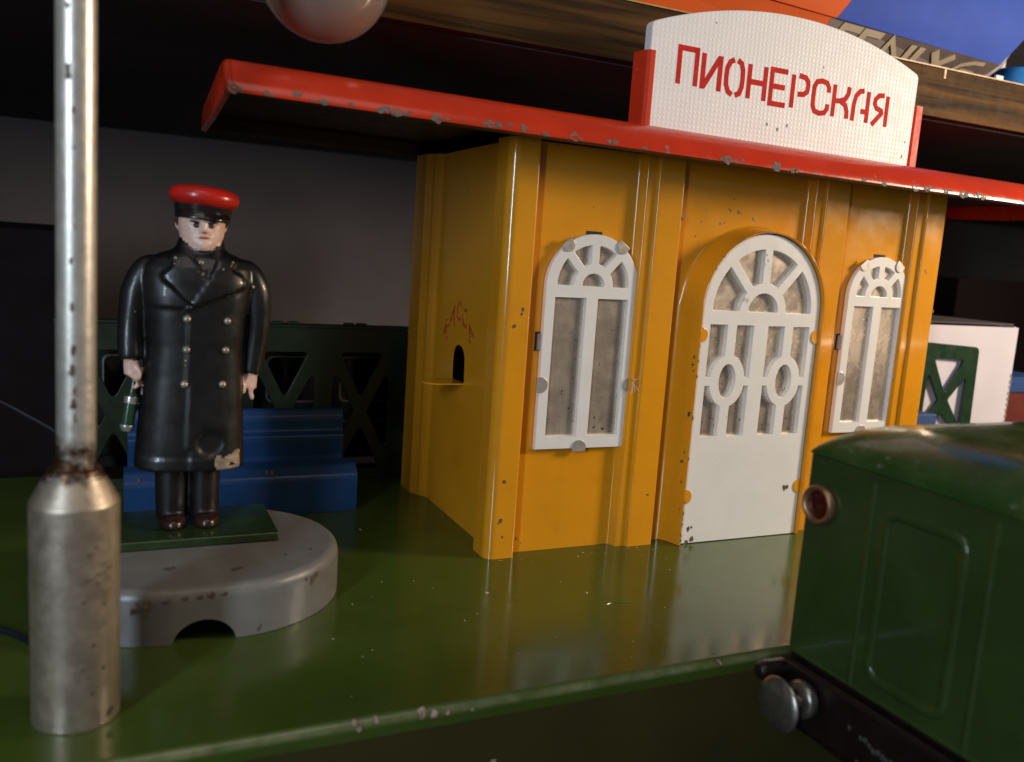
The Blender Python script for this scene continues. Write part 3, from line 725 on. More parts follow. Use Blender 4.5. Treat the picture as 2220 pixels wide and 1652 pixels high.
# arms (upper arm thicker than forearm), hands
def arm(pts, rads):
    P4 = [Vector((*p, r)) for p, r in zip(pts, rads)]; Q = []
    for i in range(len(P4) - 1):
        a_, b_, c_, d_ = P4[max(0, i - 1)], P4[i], P4[i + 1], P4[min(len(P4) - 1, i + 2)]
        for k in range(5):
            t = k / 5; Q.append(.5 * ((2 * b_) + (c_ - a_) * t + (2 * a_ - 5 * b_ + 4 * c_ - d_) * t * t + (3 * b_ - a_ - 3 * c_ + d_) * t ** 3))
    Q.append(P4[-1])
    add_tube(bm, [fig(q[0], q[1], q[2]) for q in Q], [q[3] * FS for q in Q], 24)
arm([(-7.60, .02, 6.78), (-7.86, .02, 6.72), (-8.0, .02, 6.5), (-8.10, .0, 6.2), (-8.18, -.04, 5.6), (-8.20, -.10, 5.2), (-8.20, -.14, 4.92)], [.16, .235, .275, .285, .25, .235, .22])
arm([(-6.28, .02, 6.78), (-6.03, .02, 6.72), (-5.89, .02, 6.5), (-5.80, .02, 6.2), (-5.77, .04, 5.6), (-5.82, .06, 5.1), (-5.88, .06, 4.62)], [.16, .235, .275, .28, .25, .23, .20])
def hand(wx, wy, wz, dirz, s, fist):
    add_tube(bm, [fig(wx, wy, wz + .10), fig(wx, wy, wz - .05), fig(wx + .01 * s, wy - .01, wz - .26)], [.14 * FS, .15 * FS, .145 * FS], 14)
    for q in range(4):
        fy = wy - .12 + .075 * q
        if fist: pts = [(wx - .06 * s, fy, wz - .20), (wx + .10 * s, fy - .02, wz - .34), (wx + .13 * s, fy - .02, wz - .46), (wx + .02 * s, fy - .03, wz - .50 + .015 * q)]
        else: pts = [(wx, fy, wz - .20), (wx - .01 * s, fy, wz - .36), (wx - .05 * s, fy, wz - .50 + .02 * abs(q - 1))]
        add_tube(bm, [fig(*p) for p in pts], [.052 * FS, .05 * FS, .046 * FS, .04 * FS][:len(pts)], 8)
    add_tube(bm, [fig(wx + .08 * s, wy - .10, wz - .06), fig(wx + .15 * s, wy - .17, wz - .20), fig(wx + .13 * s, wy - .19, wz - .33)], [.055 * FS, .05 * FS, .04 * FS], 8)
hand(-8.18, -.15, 4.86, -1, 1, True)
hand(-5.90, .06, 4.55, -1, -1, False)
# trouser legs and shoes
for s, xl in ((-1, -7.42), (1, -6.78)):
    add_tube(bm, [fig(xl, .05, 2.95), fig(xl, .04, 2.2), fig(xl, .03, 1.58)], [.33 * FS, .31 * FS, .29 * FS], 22)
    add_lathe(bm, [(0, -.13), (.26, -.13), (.29, -.05), (.26, .06), (.15, .13), (0, .15)], Matrix.Translation(fig(xl + .02, -.16, 1.60)) @ Matrix.Diagonal((.98, 1.55, 1, 1)), 22)
me0 = bm_mesh(bm)
tmp = bpy.data.objects.new('tmp', me0); COL.objects.link(tmp)
rmod = tmp.modifiers.new('r', 'REMESH'); rmod.mode = 'VOXEL'; rmod.voxel_size = 0.034; rmod.use_smooth_shade = True
smod = tmp.modifiers.new('s', 'SMOOTH'); smod.factor = 0.35; smod.iterations = 2
dg = bpy.context.evaluated_depsgraph_get()
body = bpy.data.meshes.new_from_object(tmp.evaluated_get(dg)); bpy.data.objects.remove(tmp)
body.materials.clear()
for m_ in ('coat_black', 'skin_paint', 'trouser_black', 'shoe_brown', 'worn_coat'): body.materials.append(MATS[m_])
rng = random.Random(3)
from mathutils import noise as mnoise
for p in body.polygons:
    c = p.center; x = (c.x - FX) / FS - 6.95; y = (c.y - FY) / FS; z = (c.z - FZ) / FS + 1.47
    jag = .035 * mnoise.noise(Vector((x * 9, y * 9, z * 9)))
    k = 0
    if z < 1.72 and z < 1.62 + (.12 if y < -.3 else 0): k = 3
    elif z < 2.69: k = 2
    if z > (7.10 + 1.3 * (x + 6.9) ** 2 if y < -.2 else 7.34) + jag * .6 and abs(x + 6.9) < .62: k = 1
    if (x < -7.98 and z < 4.90 + jag and z > 4.2 and y < .25) or (x > -6.12 and z < 4.60 + jag and z > 3.9): 
        if not (x > -6.12 and x < -6.06): k = 1
    if k == 0 and -6.62 + jag * 3 < x < -6.14 and 2.72 < z < 3.02 + .16 * mnoise.noise(Vector((x * 6, 2, z * 3))) + (x + 6.4) * .35 and y < -.3 and mnoise.noise(Vector((x * 5, z * 7, 1))) > -.35: k = 4
    p.material_index = k
bo = link('body', body, None, mn, 60)
for p in body.polygons: p.use_smooth = True
def fpart(name, me, m, parent=mn, sm=50): return link(name, me, m, parent, sm)
# cap: crown, band, visor
TL = Matrix.Rotation(radians(4), 4, 'Y')
capM = Matrix.Translation(fig(-6.88, .0, 7.86)) @ TL @ Matrix.Diagonal((1, .95, 1, 1))
fpart('cap_band', lathe([(.46, -.20), (.535, -.18), (.555, .0), (.585, .16), (.50, .2)], capM, 40), 'cap_black')
fpart('cap_crown', lathe([(.50, .08), (.60, .12), (.67, .20), (.69, .29), (.66, .38), (.56, .45), (.40, .49), (.2, .505), (0, .51)], capM @ Matrix.Translation((0, -.02, 0)), 48), 'cap_red')
bm = bmesh.new(); rings = []
for r, dz in ((.53, .12), (.61, .03), (.69, -.08), (.685, -.11), (.59, -.03), (.51, .03)):
    ring = []
    for k in range(19):
        a = radians(200 + 140 * k / 18); e = sin(pi * k / 18) ** .6
        rr = .53 + (r - .53) * e
        ring.append(bm.verts.new(capM @ Vector((rr * cos(a), rr * sin(a) , -.06 + dz * e))))
    rings.append(ring)
for a, b in zip(rings, rings[1:]):
    for k in range(18): bm.faces.new((a[k], a[k + 1], b[k + 1], b[k]))
fpart('cap_visor', bm_mesh(bm), 'cap_black')
fpart('cockade', lathe([(0, .03), (.04, .02), (.05, 0)], axis_mat(capM @ Vector((.02, -.525, .05)), (0, -1, .1)), 10), 'red_lettering')
# face paint: brows/eyes/mouth as small raised dabs on the face
def dab(name, x, z, rx, rz, m, y=-.40, tilt=0):
    M = Matrix.Translation(fig(x, y, z)) @ Matrix.Rotation(radians(tilt), 4, 'Y') @ Matrix.Diagonal((rx, .05, rz, 1))
    bm = bmesh.new(); bmesh.ops.create_uvsphere(bm, u_segments=12, v_segments=8, radius=1, matrix=M); return fpart(name, bm_mesh(bm), m)
dab('eye', -7.04, 7.575, .06, .05, 'eye_paint', -.425); dab('eye', -6.76, 7.575, .05, .045, 'eye_paint', -.425)
dab('eyebrow', -7.06, 7.64, .10, .022, 'eye_paint', -.425, 8); dab('eyebrow', -6.74, 7.635, .10, .022, 'eye_paint', -.425, -8)
dab('mouth', -6.895, 7.345, .10, .026, 'lip_paint', -.44)
dab('nostrils', -6.895, 7.445, .055, .018, 'lip_paint', -.52)
bm = bmesh.new()
for s in (-1, 1): add_tube(bm, [fig(-6.9 + s * .44, -.08, 7.80), fig(-6.9 + s * .455, -.02, 7.68), fig(-6.9 + s * .44, .02, 7.56)], [.05, .07, .03], 8)
add_tube(bm, [fig(-6.9 - .38, .2, 7.72), fig(-6.9, .42, 7.66), fig(-6.9 + .38, .2, 7.72)], [.1, .14, .1], 8)
fpart('hair', bm_mesh(bm), 'hair_paint')
# buttons, collar badge, worn studs
def front_y(x, z):
    _, cx, hw, hd_, pw = lerp_ring(R_T, z); t = min(.98, abs((x - cx) / hw)); return -hd_ * (1 - t ** pw) ** (1 / pw) - max(0, relief(x, z))
for x, z in ((-7.205, 5.77), (-6.45, 5.745), (-7.21, 5.165), (-6.47, 5.16), (-7.24, 4.48), (-6.52, 4.47)):
    fpart('button', lathe([(0, .055), (.045, .05), (.075, .025), (.082, -.03)], axis_mat(fig(x, front_y(x, z) - .01, z), (0, -1, .05)), 14), 'button_metal')
fpart('collar_badge', box(*(lambda p: (p.x - .05, p.x + .05, p.y - .04, p.y + .05, p.z - .05, p.z + .05))(fig(-6.95, -.52, 6.86)), .02), 'button_metal')
for x, z, s in ((-7.42, 6.93, .03), (-7.44, 6.82, .02), (-6.36, 6.90, .025), (-6.55, 6.76, .022), (-5.93, 6.42, .04), (-8.12, 5.85, .022), (-7.22, 4.95, .03), (-7.225, 4.85, .022)):
    zz = z
    y = front_y(x, zz) if abs(x + 6.97) < .95 else -.26
    dab('paint_wear', x, z, s, s * 1.2, 'button_metal', y - .0)
# signal baton held in the hand
bd_ = (fig(-8.14, -.20, 4.42) - fig(-8.27, -.26, 3.55)); p0 = fig(-8.27, -.26, 3.55)
fpart('baton', lathe([(0, 0), (.10, 0), (.13, .03), (.13, .62), (.10, .70), (.06, .74), (.06, 1.0), (0, 1.0)], axis_mat(p0, bd_), 18), 'baton_green')
fpart('baton_tip', lathe([(0, -.05), (.10, -.05), (.115, .0), (.135, .03), (.135, .07), (.125, .08)], axis_mat(p0, bd_), 18), 'baton_silver')
fpart('baton_disc', lathe([(.132, 0), (.136, .02), (.136, .12), (.132, .14)], axis_mat(p0 + bd_.normalized() * .52, bd_), 18), 'baton_silver')
pm = box(-8.62, -5.28, -.46, 1.66, 1.062, 1.262, .05, 3)
fpart('stand_plate', pm, 'plate_green', mn, 40)

# ------------------------------------------------------------------ grey round-ended base with a notch
gb = None
cxa, cxb, cy, rad = -7.45, -6.52, -.12, 2.52
def stadium(r):
    return [(cxb + r * cos(radians(a)), cy + r * sin(radians(a))) for a in range(-90, 91, 5)] + [(cxa + r * cos(radians(a)), cy + r * sin(radians(a))) for a in range(90, 271, 5)]
prof = [(0, 0.012), (0.0, .3), (.0, .82), (.015, .90), (.05, .98), (.11, 1.03), (.20, 1.055)]
bm = bmesh.new(); rings = [[bm.verts.new((x, y, z)) for x, y in stadium(rad - d)] for d, z in prof]; n = len(rings[0])
for a, b in zip(rings, rings[1:]):
    for k in range(n): bm.faces.new((a[k], a[(k + 1) % n], b[(k + 1) % n], b[k]))
bm.faces.new(rings[-1]); bm.faces.new(rings[0][::-1])
gm = bm_mesh(bm)
# cut the arched notch with a boolean, then bake
go = bpy.data.objects.new('tmpg', gm); COL.objects.link(go)
cut = bpy.data.objects.new('tmpc', lathe([(0, -1.2), (.56, -1.2), (.56, 1.0), (0, 1.0)], Matrix.Translation((-6.98, -2.9, -.04)) @ Matrix.Rotation(pi / 2, 4, 'X') @ Matrix.Diagonal((1, .86, 1, 1)), 48)); COL.objects.link(cut)
bo_ = go.modifiers.new('b', 'BOOLEAN'); bo_.operation = 'DIFFERENCE'; bo_.object = cut; bo_.solver = 'EXACT'
dg = bpy.context.evaluated_depsgraph_get(); gm2 = bpy.data.meshes.new_from_object(go.evaluated_get(dg))
bpy.data.objects.remove(go); bpy.data.objects.remove(cut)
gb = link('round_base', gm2, 'base_grey', None, 35)
tag(gb, 'grey round-ended metal base with an arched notch, under the figurine', 'base'); base_at(gb, (-6.98, cy, 0))
chips('paint_chip', [(-7.55, -1.55, .10), (-7.45, -1.50, .06), (-6.35, -1.85, .11), (-6.25, -1.80, .07), (-5.3, -1.3, .05), (-4.75, -1.1, .04)], lambda u, v: ((u, v, 1.056), (0, 0, 1)), 'chip_metal', gb, 51, 0.004)
def gside(u, v):
    if u <= cxb: return ((u, cy - rad, v), (0, -1, 0))
    a = radians(-90) + (u - cxb) / rad; return ((cxb + rad * cos(a), cy + rad * sin(a), v), (cos(a), sin(a), 0))
chips('paint_chip', [(-8.1, .86, .07), (-7.95, .82, .09), (-7.6, .86, .06), (-7.3, .88, .05), (-7.05, .88, .06), (-6.85, .90, .07), (-6.62, .90, .05), (-8.2, .72, .08), (-8.0, .70, .06), (-4.95, .84, .05), (-4.75, .80, .10), (-4.62, .84, .08), (-4.8, .70, .05), (-6.0, .12, .05), (-5.96, .18, .03)], gside, 'chip_metal', gb, 52, 0.006)

# ------------------------------------------------------------------ lamp post in the foreground
lp = thing('lamp_post', 'worn silver metal post on a thick round foot, at the left front', 'lamp post', (-9.03, -4.6, 0))
T0 = Matrix.Translation((-9.03, -4.6, 0.004))
link('foot', lathe([(0, 0), (.60, 0), (.615, .03), (.615, 3.38), (.60, 3.44), (.45, 3.72), (.42, 3.78), (.0, 3.79)], T0, 56), 'foot_silver', lp, 30)
link('collar', lathe([(.40, 3.74), (.385, 3.86), (.36, 3.90), (.29, 3.93), (.275, 4.05), (.25, 4.06)], T0, 40), 'silver_paint', lp, 30)
link('pole', lathe([(.24, 3.8), (.262, 3.95), (.262, 9.0), (.258, 17.0), (.0, 17.02)], T0 @ Matrix.Rotation(radians(.35), 4, 'Y'), 40), 'silver_paint', lp, 30)
rng = random.Random(2)
def cyl(r): return lambda u, v: ((-9.03 + r * cos(radians(u)), -4.6 + r * sin(radians(u)), v), (cos(radians(u)), sin(radians(u)), 0))
bmc = bmesh.new()
def cyl_chip(a, z, s, r, asp=1.6):
    vs = []
    for q in range(9):
        t = 2 * pi * q / 9; k = s * (.5 + .6 * rng.random())
        aa = radians(a) + k * cos(t) / r; vs.append(bmc.verts.new((-9.03 + r * 1.012 * cos(aa), -4.6 + r * 1.012 * sin(aa), z + asp * k * sin(t))))
    bmc.faces.new(vs)
for a, z, s in ((-62, 2.85, .03), (-70, 2.75, .045), (-60, 2.3, .03), (-78, 2.05, .03), (-50, 1.95, .02), (-66, 1.35, .03), (-52, .95, .03), (-68, .6, .03), (-80, 1.0, .02), (-72, .85, .02), (-58, 1.6, .02), (-38, .22, .06), (-44, .18, .06)): cyl_chip(a, z, s, .615, 1.1)
for k in range(9): cyl_chip(-80 + 5 * k, 2.33 + .02 * k + rng.uniform(-.02, .02), .03, .615, .6)
for z, s in ((10.35, .03), (9.55, .04), (9.45, .045), (9.0, .03), (8.5, .02), (7.6, .05), (7.5, .04), (7.42, .04), (6.95, .03), (6.3, .035), (5.7, .05), (5.4, .05), (5.1, .05), (4.9, .06), (4.7, .05)): cyl_chip(-92 + rng.uniform(-12, 18) - 4 + (14 if 7.2 < z < 7.8 else 0), z, s, .262, 2.0)
o = link('paint_wear', bm_mesh(bmc, False), 'chip_metal', lp, None); o['kind'] = 'stuff'

# ------------------------------------------------------------------ locomotive in the right foreground
lo = thing('toy_locomotive', 'dark green tin railcar with a red tail lamp, blurred in the right foreground', 'toy train', (12, -9.6, -3.2))
LX, LY0, LY1, ZB, ZS, ZR = 2.87, -7.0, -12.2, .58, 4.30, 5.0
bm = bmesh.new(); secs = []
LYC = (LY0 + LY1) / 2; HW = (LY0 - LY1) / 2
xs = [0, .03, .10, .22, .4, .65, .95, 1.3, 1.8, 3, 6, 10, 16, 22]
NA = 40
for d in xs:
    g = min(1, d / 1.5); g = sqrt(max(0, 1 - (1 - g) ** 2.2)); sc = []
    for k in range(NA + 1):
        a = pi * k / NA; c_, s_ = cos(a), sin(a)
        y = LYC + HW * math.copysign(abs(c_) ** (2 / 3.2), c_); z = ZS + (ZR - ZS) * (abs(s_) ** (2 / 3.0)) * (.06 + .94 * g)
        sc.append((y, z))
    secs.append([bm.verts.new((LX + d, y, z)) for y, z in sc])
for a, b in zip(secs, secs[1:]):
    for k in range(NA): bm.faces.new((a[k], a[k + 1], b[k + 1], b[k]))
bm.faces.new(secs[0])
link('roof', bm_mesh(bm), 'loco_roof_green', lo, 50)
# body shell with rounded plan corners
bp = fillet([(LX + 22, LY0, 0), (LX, LY0, .10), (LX, LY1, .14), (LX + 22, LY1, 0)], True, 6)
link('body', extrude_z(bp, ZB, ZS - .012), 'loco_green', lo, 40)
# pressed door panel and its posts (beads stand proud of the end sheet)
def bead(name, pts, r):
    bm = bmesh.new(); add_tube(bm, pts, r, 20); return link(name, bm_mesh(bm), 'loco_green', lo, 60)
pp = fillet([(-8.84, .92, .25), (-10.28, .92, .25), (-10.28, 3.74, .22), (-8.84, 3.74, .22)], True, 6)
pnl_b = bmesh.new(); NP = len(pp)
for j in range(NP):                     # rounded moulding: a half-round strip swept round the panel outline
    y, z = pp[j]; (ya, za), (yb, zb) = pp[j - 1], pp[(j + 1) % NP]
    t = Vector((yb - ya, zb - za)).normalized(); nn = Vector((-t.y, t.x))
    for q in range(9):
        a_ = pi * q / 8; pnl_b.verts.new((y + nn.x * .09 * cos(a_), z + nn.y * .09 * cos(a_), -.062 * sin(a_)))
pnl_b.verts.ensure_lookup_table()
for j in range(NP):
    for q in range(8):
        j2 = (j + 1) % NP; pnl_b.faces.new([pnl_b.verts[i] for i in (j * 9 + q, j * 9 + q + 1, j2 * 9 + q + 1, j2 * 9 + q)])
pnl = bm_mesh(pnl_b)
pnl.transform(Matrix(((0, 0, 1, LX + .006), (1, 0, 0, 0), (0, 1, 0, 0), (0, 0, 0, 1))))
link('door_panel', pnl, 'loco_green', lo, 60)
bead('door_post', [(LX + .02, -8.52, .62), (LX + .015, -8.52, 4.15)], .06)
bead('door_post', [(LX + .02, -10.72, .62), (LX + .015, -10.72, 4.2)], .06)
bead('sill', [(LX + .02, -7.1, .60), (LX + .02, -12.1, .60)], .05)
lampM = axis_mat((LX, -7.41, 3.44), (-1, 0, 0))
lm = link('tail_lamp', lathe([(.25, -.02), (.345, .0), (.365, .05), (.355, .11), (.32, .15), (.275, .14), (.25, .09), (.245, .03)], lampM, 40), 'copper_ring', lo, 60)
link('lens', lathe([(0, .085), (.15, .075), (.255, .045)], lampM, 32), 'red_lens', lm, 60)
lm2 = link('tail_lamp', lathe([(.25, -.02), (.345, .0), (.365, .05), (.355, .11), (.32, .15), (.275, .14), (.25, .09), (.245, .03)], axis_mat((LX, -11.75, 3.44), (-1, 0, 0)), 40), 'copper_ring', lo, 60)
link('lens', lathe([(0, .085), (.15, .075), (.255, .045)], axis_mat((LX, -11.75, 3.44), (-1, 0, 0)), 32), 'red_lens', lm2, 60)
ch = link('chassis', join([box(LX + .06, LX + 22, LY0 - .12, LY1 + .12, -.75, ZB - .002, .05), box(LX - .12, LX + .3, LY0 - .25, LY1 + .25, -.62, .42, .08)]), 'chassis_maroon', lo, 40)
kb = bmesh.new(); add_lathe(kb, [(0, .55), (.12, .54), (.19, .45), (.19, 0), (.14, -.02)], axis_mat((LX - .10, -7.05, .20), (-1, 0.05, 0)), 20)
link('coupling_pin', bm_mesh(kb), 'chassis_maroon', lo)
def buffer(yy):
    M = axis_mat((LX - .12, yy, -.02), (-1, 0, 0))
    b_ = link('buffer', lathe([(0, .80), (.20, .795), (.38, .77), (.47, .72), (.485, .68), (.46, .65), (.20, .60), (.15, .55), (.15, .25), (.0, .25)], M, 44), 'buffer_nickel', lo, 50)
    link('buffer_collar', lathe([(0, .30), (.20, .29), (.30, .26), (.345, .20), (.345, .10), (.30, .05), (.16, .0), (.0, -.02)], M, 36), 'buffer_nickel', b_, 50)
buffer(-7.78); buffer(-11.4)
rng = random.Random(6)
sp_ = [(-8.75, -.05, .05), (-9.0, -.10, .05)] + [(-9.1 - .09 * k, -.10 - .012 * k + rng.uniform(-.04, .04), rng.uniform(.04, .075)) for k in range(9)] + [(-10.0, -.16, .06), (-9.0, -.55, .07), (-10.1, -.22, .05)]
chips('paint_wear', sp_, lambda u, v: ((LX - .122, u, v), (-1, 0, 0)), 'worn_metal', ch, 61, 0.004)
sp_ = [(-7.35, 4.18, .03), (-7.3, 4.22, .04), (-9.0, 4.46, .05), (-9.25, 4.5, .05), (-9.5, 4.48, .06), (-9.8, 4.48, .05), (-10.2, 4.4, .05), (-8.6, 3.95, .02), (-8.75, 3.55, .03), (-8.55, 3.3, .03)]
chips('paint_wear', [(u, min(v, 4.25), s * .7) for u, v, s in sp_[:2]] + sp_[7:], lambda u, v: ((LX, u, v), (-1, 0, 0)), 'worn_metal', lo, 62, 0.004)
for kx in (5.6, 9.0, 15):
    for yy in (-8.0, -11.2):
        link('wheel', lathe([(0, -.2), (1.0, -.2), (1.05, -.1), (1.05, 0), (1.2, .02), (1.2, .12), (0, .12)], axis_mat((kx, yy, -1.78), (0, 1 if yy > -9 else -1, 0)), 36), 'chassis_maroon', lo, 40)
for i, yy in enumerate((-7.95, -11.25)):
    r = link('rail', box(-30, 60, yy - .12, yy + .12, -3.198, -2.99, .02), 'rail_steel'); tag(r, ['steel toy rail nearer the green platform, under the railcar', 'steel toy rail farther from the green platform, under the railcar'][i], 'rail'); base_at(r, (15, yy, -3.198))

# ------------------------------------------------------------------ blue bench behind the figurine
bpf = [(4.55, 0.01, 0), (4.55, 1.08, .14), (4.75, 1.28, .12), (5.28, 1.34, .12), (5.36, 1.50, .05), (5.30, 1.95, .10), (5.22, 2.08, .10), (5.36, 2.22, .08), (5.34, 2.62, .12), (5.52, 2.78, .12), (5.75, 2.72, .08), (5.80, 0.01, 0)]
seat = [(4.55, 0.008, 0), (4.55, 1.02, .26), (4.84, 1.30, .26), (5.30, 1.33, 0), (5.30, .008, 0)]
back = [(5.31, .008, 0), (5.31, 1.45, .05), (5.20, 1.92, .2), (5.19, 2.04, .12), (5.38, 2.16, .12), (5.33, 2.52, .26), (5.52, 2.80, .20), (5.74, 2.70, .1), (5.80, .008, 0)]
be = thing('toy_bench', 'blue glossy bench with ribbed back behind the figurine', 'bench', (-5.3, 5.1, 0))
link('seat', extrude_yz(fillet(seat, True, 5), -8.25, -2.28, 1), 'bench_blue', be, 40)
link('backrest', extrude_yz(fillet(back, True, 5), -8.15, -2.55, 1), 'bench_blue', be, 40)
chips('paint_chip', [(-4.75, 1.17, .07), (-4.6, 1.16, .08), (-7.9, 1.14, .06)], lambda u, v: ((u, 4.60 + (v - 1.1) * .5, v), (0, -.8, .6)), 'chip_metal', be, 71, 0.01)

# ------------------------------------------------------------------ green lattice bridge side behind
def lattice(name, x_right, bays, bw, h, y, z0, th, m, label, cat, post=.55, bar=.36, tc=.75, bc=.30, rr=.10):
    W_ = bays * bw + post
    outl = fillet([(-W_, 0, 0), (0, 0, 0), (0, h, .12), (-W_, h, .05)], True, 5); holes = []
    for i in range(bays):
        xa = -W_ + post / 1 + i * bw + 0.0; xb = xa + bw - post * (1 if i < bays else 1)
        xa, xb = -W_ + post + i * bw, -W_ + i * bw + bw
        za, zb = bc, h - tc; cx, cz = (xa + xb) / 2, (za + zb) / 2
        dv = Vector((xb - xa, zb - za)); L0 = dv.length
        kx = bar / 2 * L0 / dv.y; kz = bar / 2 * L0 / dv.x
        for tri in ([(xa + kx, zb), (cx, cz + kz), (xb - kx, zb)], [(xa + kx, za), (xb - kx, za), (cx, cz - kz)], [(xa, za + kz), (cx - kx, cz), (xa, zb - kz)], [(xb, za + kz), (xb, zb - kz), (cx + kx, cz)]):
            holes.append(fillet([(x, z, rr) for x, z in tri], True, 4))
    me = stand(plate([outl] + holes, th / 2, .01), x_right, y, z0)
    o = link(name, me, m, None, 40); tag(o, label, cat); base_at(o, (x_right - W_ / 2, y, z0)); return o
tr = lattice('lattice_bridge_side', .06, 4, 2.36, 4.78, 7.9, .01, .16, 'bridge_green', 'dark green lattice girder with crossed braces behind the blue bench', 'bridge side')
link('top_flange', box(-9.95, .06, 7.76, 8.3, 4.79, 4.87, .02), 'bridge_green', tr)
for xx in (-4.0, -3.55, -1.85, -1.45):
    link('rivet_lug', box(xx - .16, xx + .16, 7.8, 8.0, 4.872, 4.96, .03), 'bridge_green', tr)

# dark coach behind the lattice
co = thing('toy_coach', 'dark green coach with silver window frames seen through the lattice', 'toy train', (-5, 11.5, 0))
link('body', box(-9.9, 3.6, 10.2, 13.2, .4, 4.4, .15), 'coach_green', co, 40)
link('trim_line', box(-9.7, 3.5, 10.15, 10.19, 3.92, 4.0), 'coach_silver', co)
link('trim_line', box(-9.7, 3.5, 10.15, 10.19, 1.35, 1.40), 'coach_silver', co)
link('underframe', box(-9.7, 3.2, 10.5, 12.9, .012, .4), 'chassis_maroon', co)
for k in range(5):
    xa = 1.9 - 2.42 * k
    a_ = fillet([(0, 0, .2), (1.85, 0, .2), (1.85, 1.55, .2), (0, 1.55, .2)], True, 4); b_ = [(.925 + (x - .925) * .94, .775 + (z - .775) * .93) for x, z in a_]
    wf = link('window_frame', stand(plate([a_, b_], .03), xa - 1.0, 10.17, 2.05), 'coach_silver', co)
    link('pane', stand(plate([b_], .012), xa - 1.0, 10.185, 2.05), 'coach_glass', wf)

# ------------------------------------------------------------------ white carton and green panel at the right
wc = thing('white_carton', 'white carton with a dark open top right of the station house', 'carton', (18.8, 5, 0))
link('front_panel', box(15.2, 22.33, 3.0, 3.10, .006, 5.93), 'white_card', wc)
link('side_panel', box(22.23, 22.33, 3.105, 8.0, .006, 5.95), 'white_card', wc)
link('side_panel', box(15.2, 15.3, 3.105, 8.0, .006, 5.95), 'white_card', wc)
link('back_panel', box(15.2, 22.33, 8.005, 8.1, .006, 6.3), 'grey_card', wc)
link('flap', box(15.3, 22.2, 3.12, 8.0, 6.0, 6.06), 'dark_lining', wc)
chips('scuff', [(22.30, 4.1 - .22 * k, .10) for k in range(9)], front(3.0), 'grey_card', wc, 81, 0.004)
def greenpanel():
    outl = fillet([(15.4, .3, 0), (20.24, .3, 0), (20.10, 5.18, .22), (15.4, 5.45, 0)], True, 6)
    hs = []
    for dx in (0, -2.45):
        for tri in ([(17.84, 4.80), (18.59, 3.50), (19.42, 4.72)], [(17.62, 4.34), (17.60, 2.25), (18.33, 3.26)], [(19.63, 4.14), (18.80, 3.26), (19.60, 2.25)]):
            hs.append(fillet([(x + dx, z, .08) for x, z in tri], True, 4))
        hs.append(fillet([(18.55 + dx, 2.80, .1), (17.75 + dx, 2.0, .1), (19.4 + dx, 2.0, .1)], True, 4))
        hs.append(fillet([(17.70 + dx, .9, .1), (19.5 + dx, .9, .1), (19.5 + dx, 1.7, .1), (17.70 + dx, 1.7, .1)], True, 4))
    return stand(plate([outl] + hs, .05, .01), 0, 2.86, 0)
o = link('small_bridge_side', greenpanel(), 'bridge_green_bright', None, 40); tag(o, 'dark green lattice panel with an X brace standing against the white carton', 'bridge side'); base_at(o, (18, 2.86, .3))
o.location.z = .012; o.data.transform(Matrix.Translation((0, 0, .288)))
o = link('blue_box', box(14.9, 17.5, 3.0 - .9, 2.7, .006, 2.9, .05), 'book_blue'); tag(o, 'small blue box at the foot of the green lattice panel', 'box'); base_at(o, (16.2, 2.4, .006))
o = link('book', box(24.6, 27.5, 5, 9, .006, 3.1, .05), 'book_red'); tag(o, 'dark red book lying lower right behind the white carton', 'book'); base_at(o, (26, 7, .006))
o = link('book', box(24.4, 27.7, 4.9, 9.1, 3.106, 3.75, .05), 'book_blue'); tag(o, 'thin blue book on top of the dark red one', 'book'); base_at(o, (26, 7, 3.106))

# ------------------------------------------------------------------ box on the upper shelf
bx = thing('printed_box', 'orange and blue printed box lying on the wooden shelf', 'box', (13, 4, 14.32))
YB = 3.05
upl = lambda pts: pts
zt = 19.0
bl_ = 15.22; 
lo_ = lambda x: 15.23 - (x - 11.66) * .034       # line where the front face turns under
ori = plate([[(2.0, lo_(2)), (11.70, lo_(11.7)), (11.66 + .95 * 1.0, 16.6), (13.6, zt), (2.0, zt)]], .05)
def bulge(me):         # the face swells forward like a filled bag
    b_ = bmesh.new(); b_.from_mesh(me); z_ = 14.9
    while z_ < zt:
        bmesh.ops.bisect_plane(b_, geom=b_.verts[:] + b_.edges[:] + b_.faces[:], plane_co=(0, 0, z_), plane_no=(0, 0, 1)); z_ += .22
    for v in b_.verts: v.co.y += .11 * ((v.co.z - 16.8) ** 2 - 1.75 ** 2)
    return bm_mesh(b_)
link('orange_face', bulge(stand(ori, 0, YB + .05, 0)), 'box_orange', bx, 30)
blu = plate([[(11.71, lo_(11.71)), (19.34, lo_(19.34)), (20.35, 16.3), (20.8, 17.2), (20.8, zt), (13.61, zt), (12.62, 16.6)]], .05)
link('blue_face', bulge(stand(blu, 0, YB + .05, 0)), 'box_blue', bx, 30)
def slab(x0, x1, x0b, x1b, yb, zb, m, name):
    vs = [(x0, YB, lo_(x0) - .002), (x1, YB, lo_(x1) - .002), (x1b, yb, zb), (x0b, yb, zb), (x0, YB + .1, lo_(x0) - .002), (x1, YB + .1, lo_(x1) - .002), (x1b, yb + .1, zb), (x0b, yb + .1, zb)]
    return link(name, mesh_py(vs, [(0, 3, 2, 1), (4, 5, 6, 7), (0, 1, 5, 4), (3, 7, 6, 2), (0, 4, 7, 3), (1, 2, 6, 5)]), m, bx, None)
slab(2.0, 11.55, 2.0, 11.3, YB + .35, 14.325, 'box_orange', 'lower_band')
bandb = slab(11.56, 19.34, 11.31, 18.75, YB + .35, 14.325, 'box_band', 'lower_band')  # fold faces down; its shade is painted in as dark brown
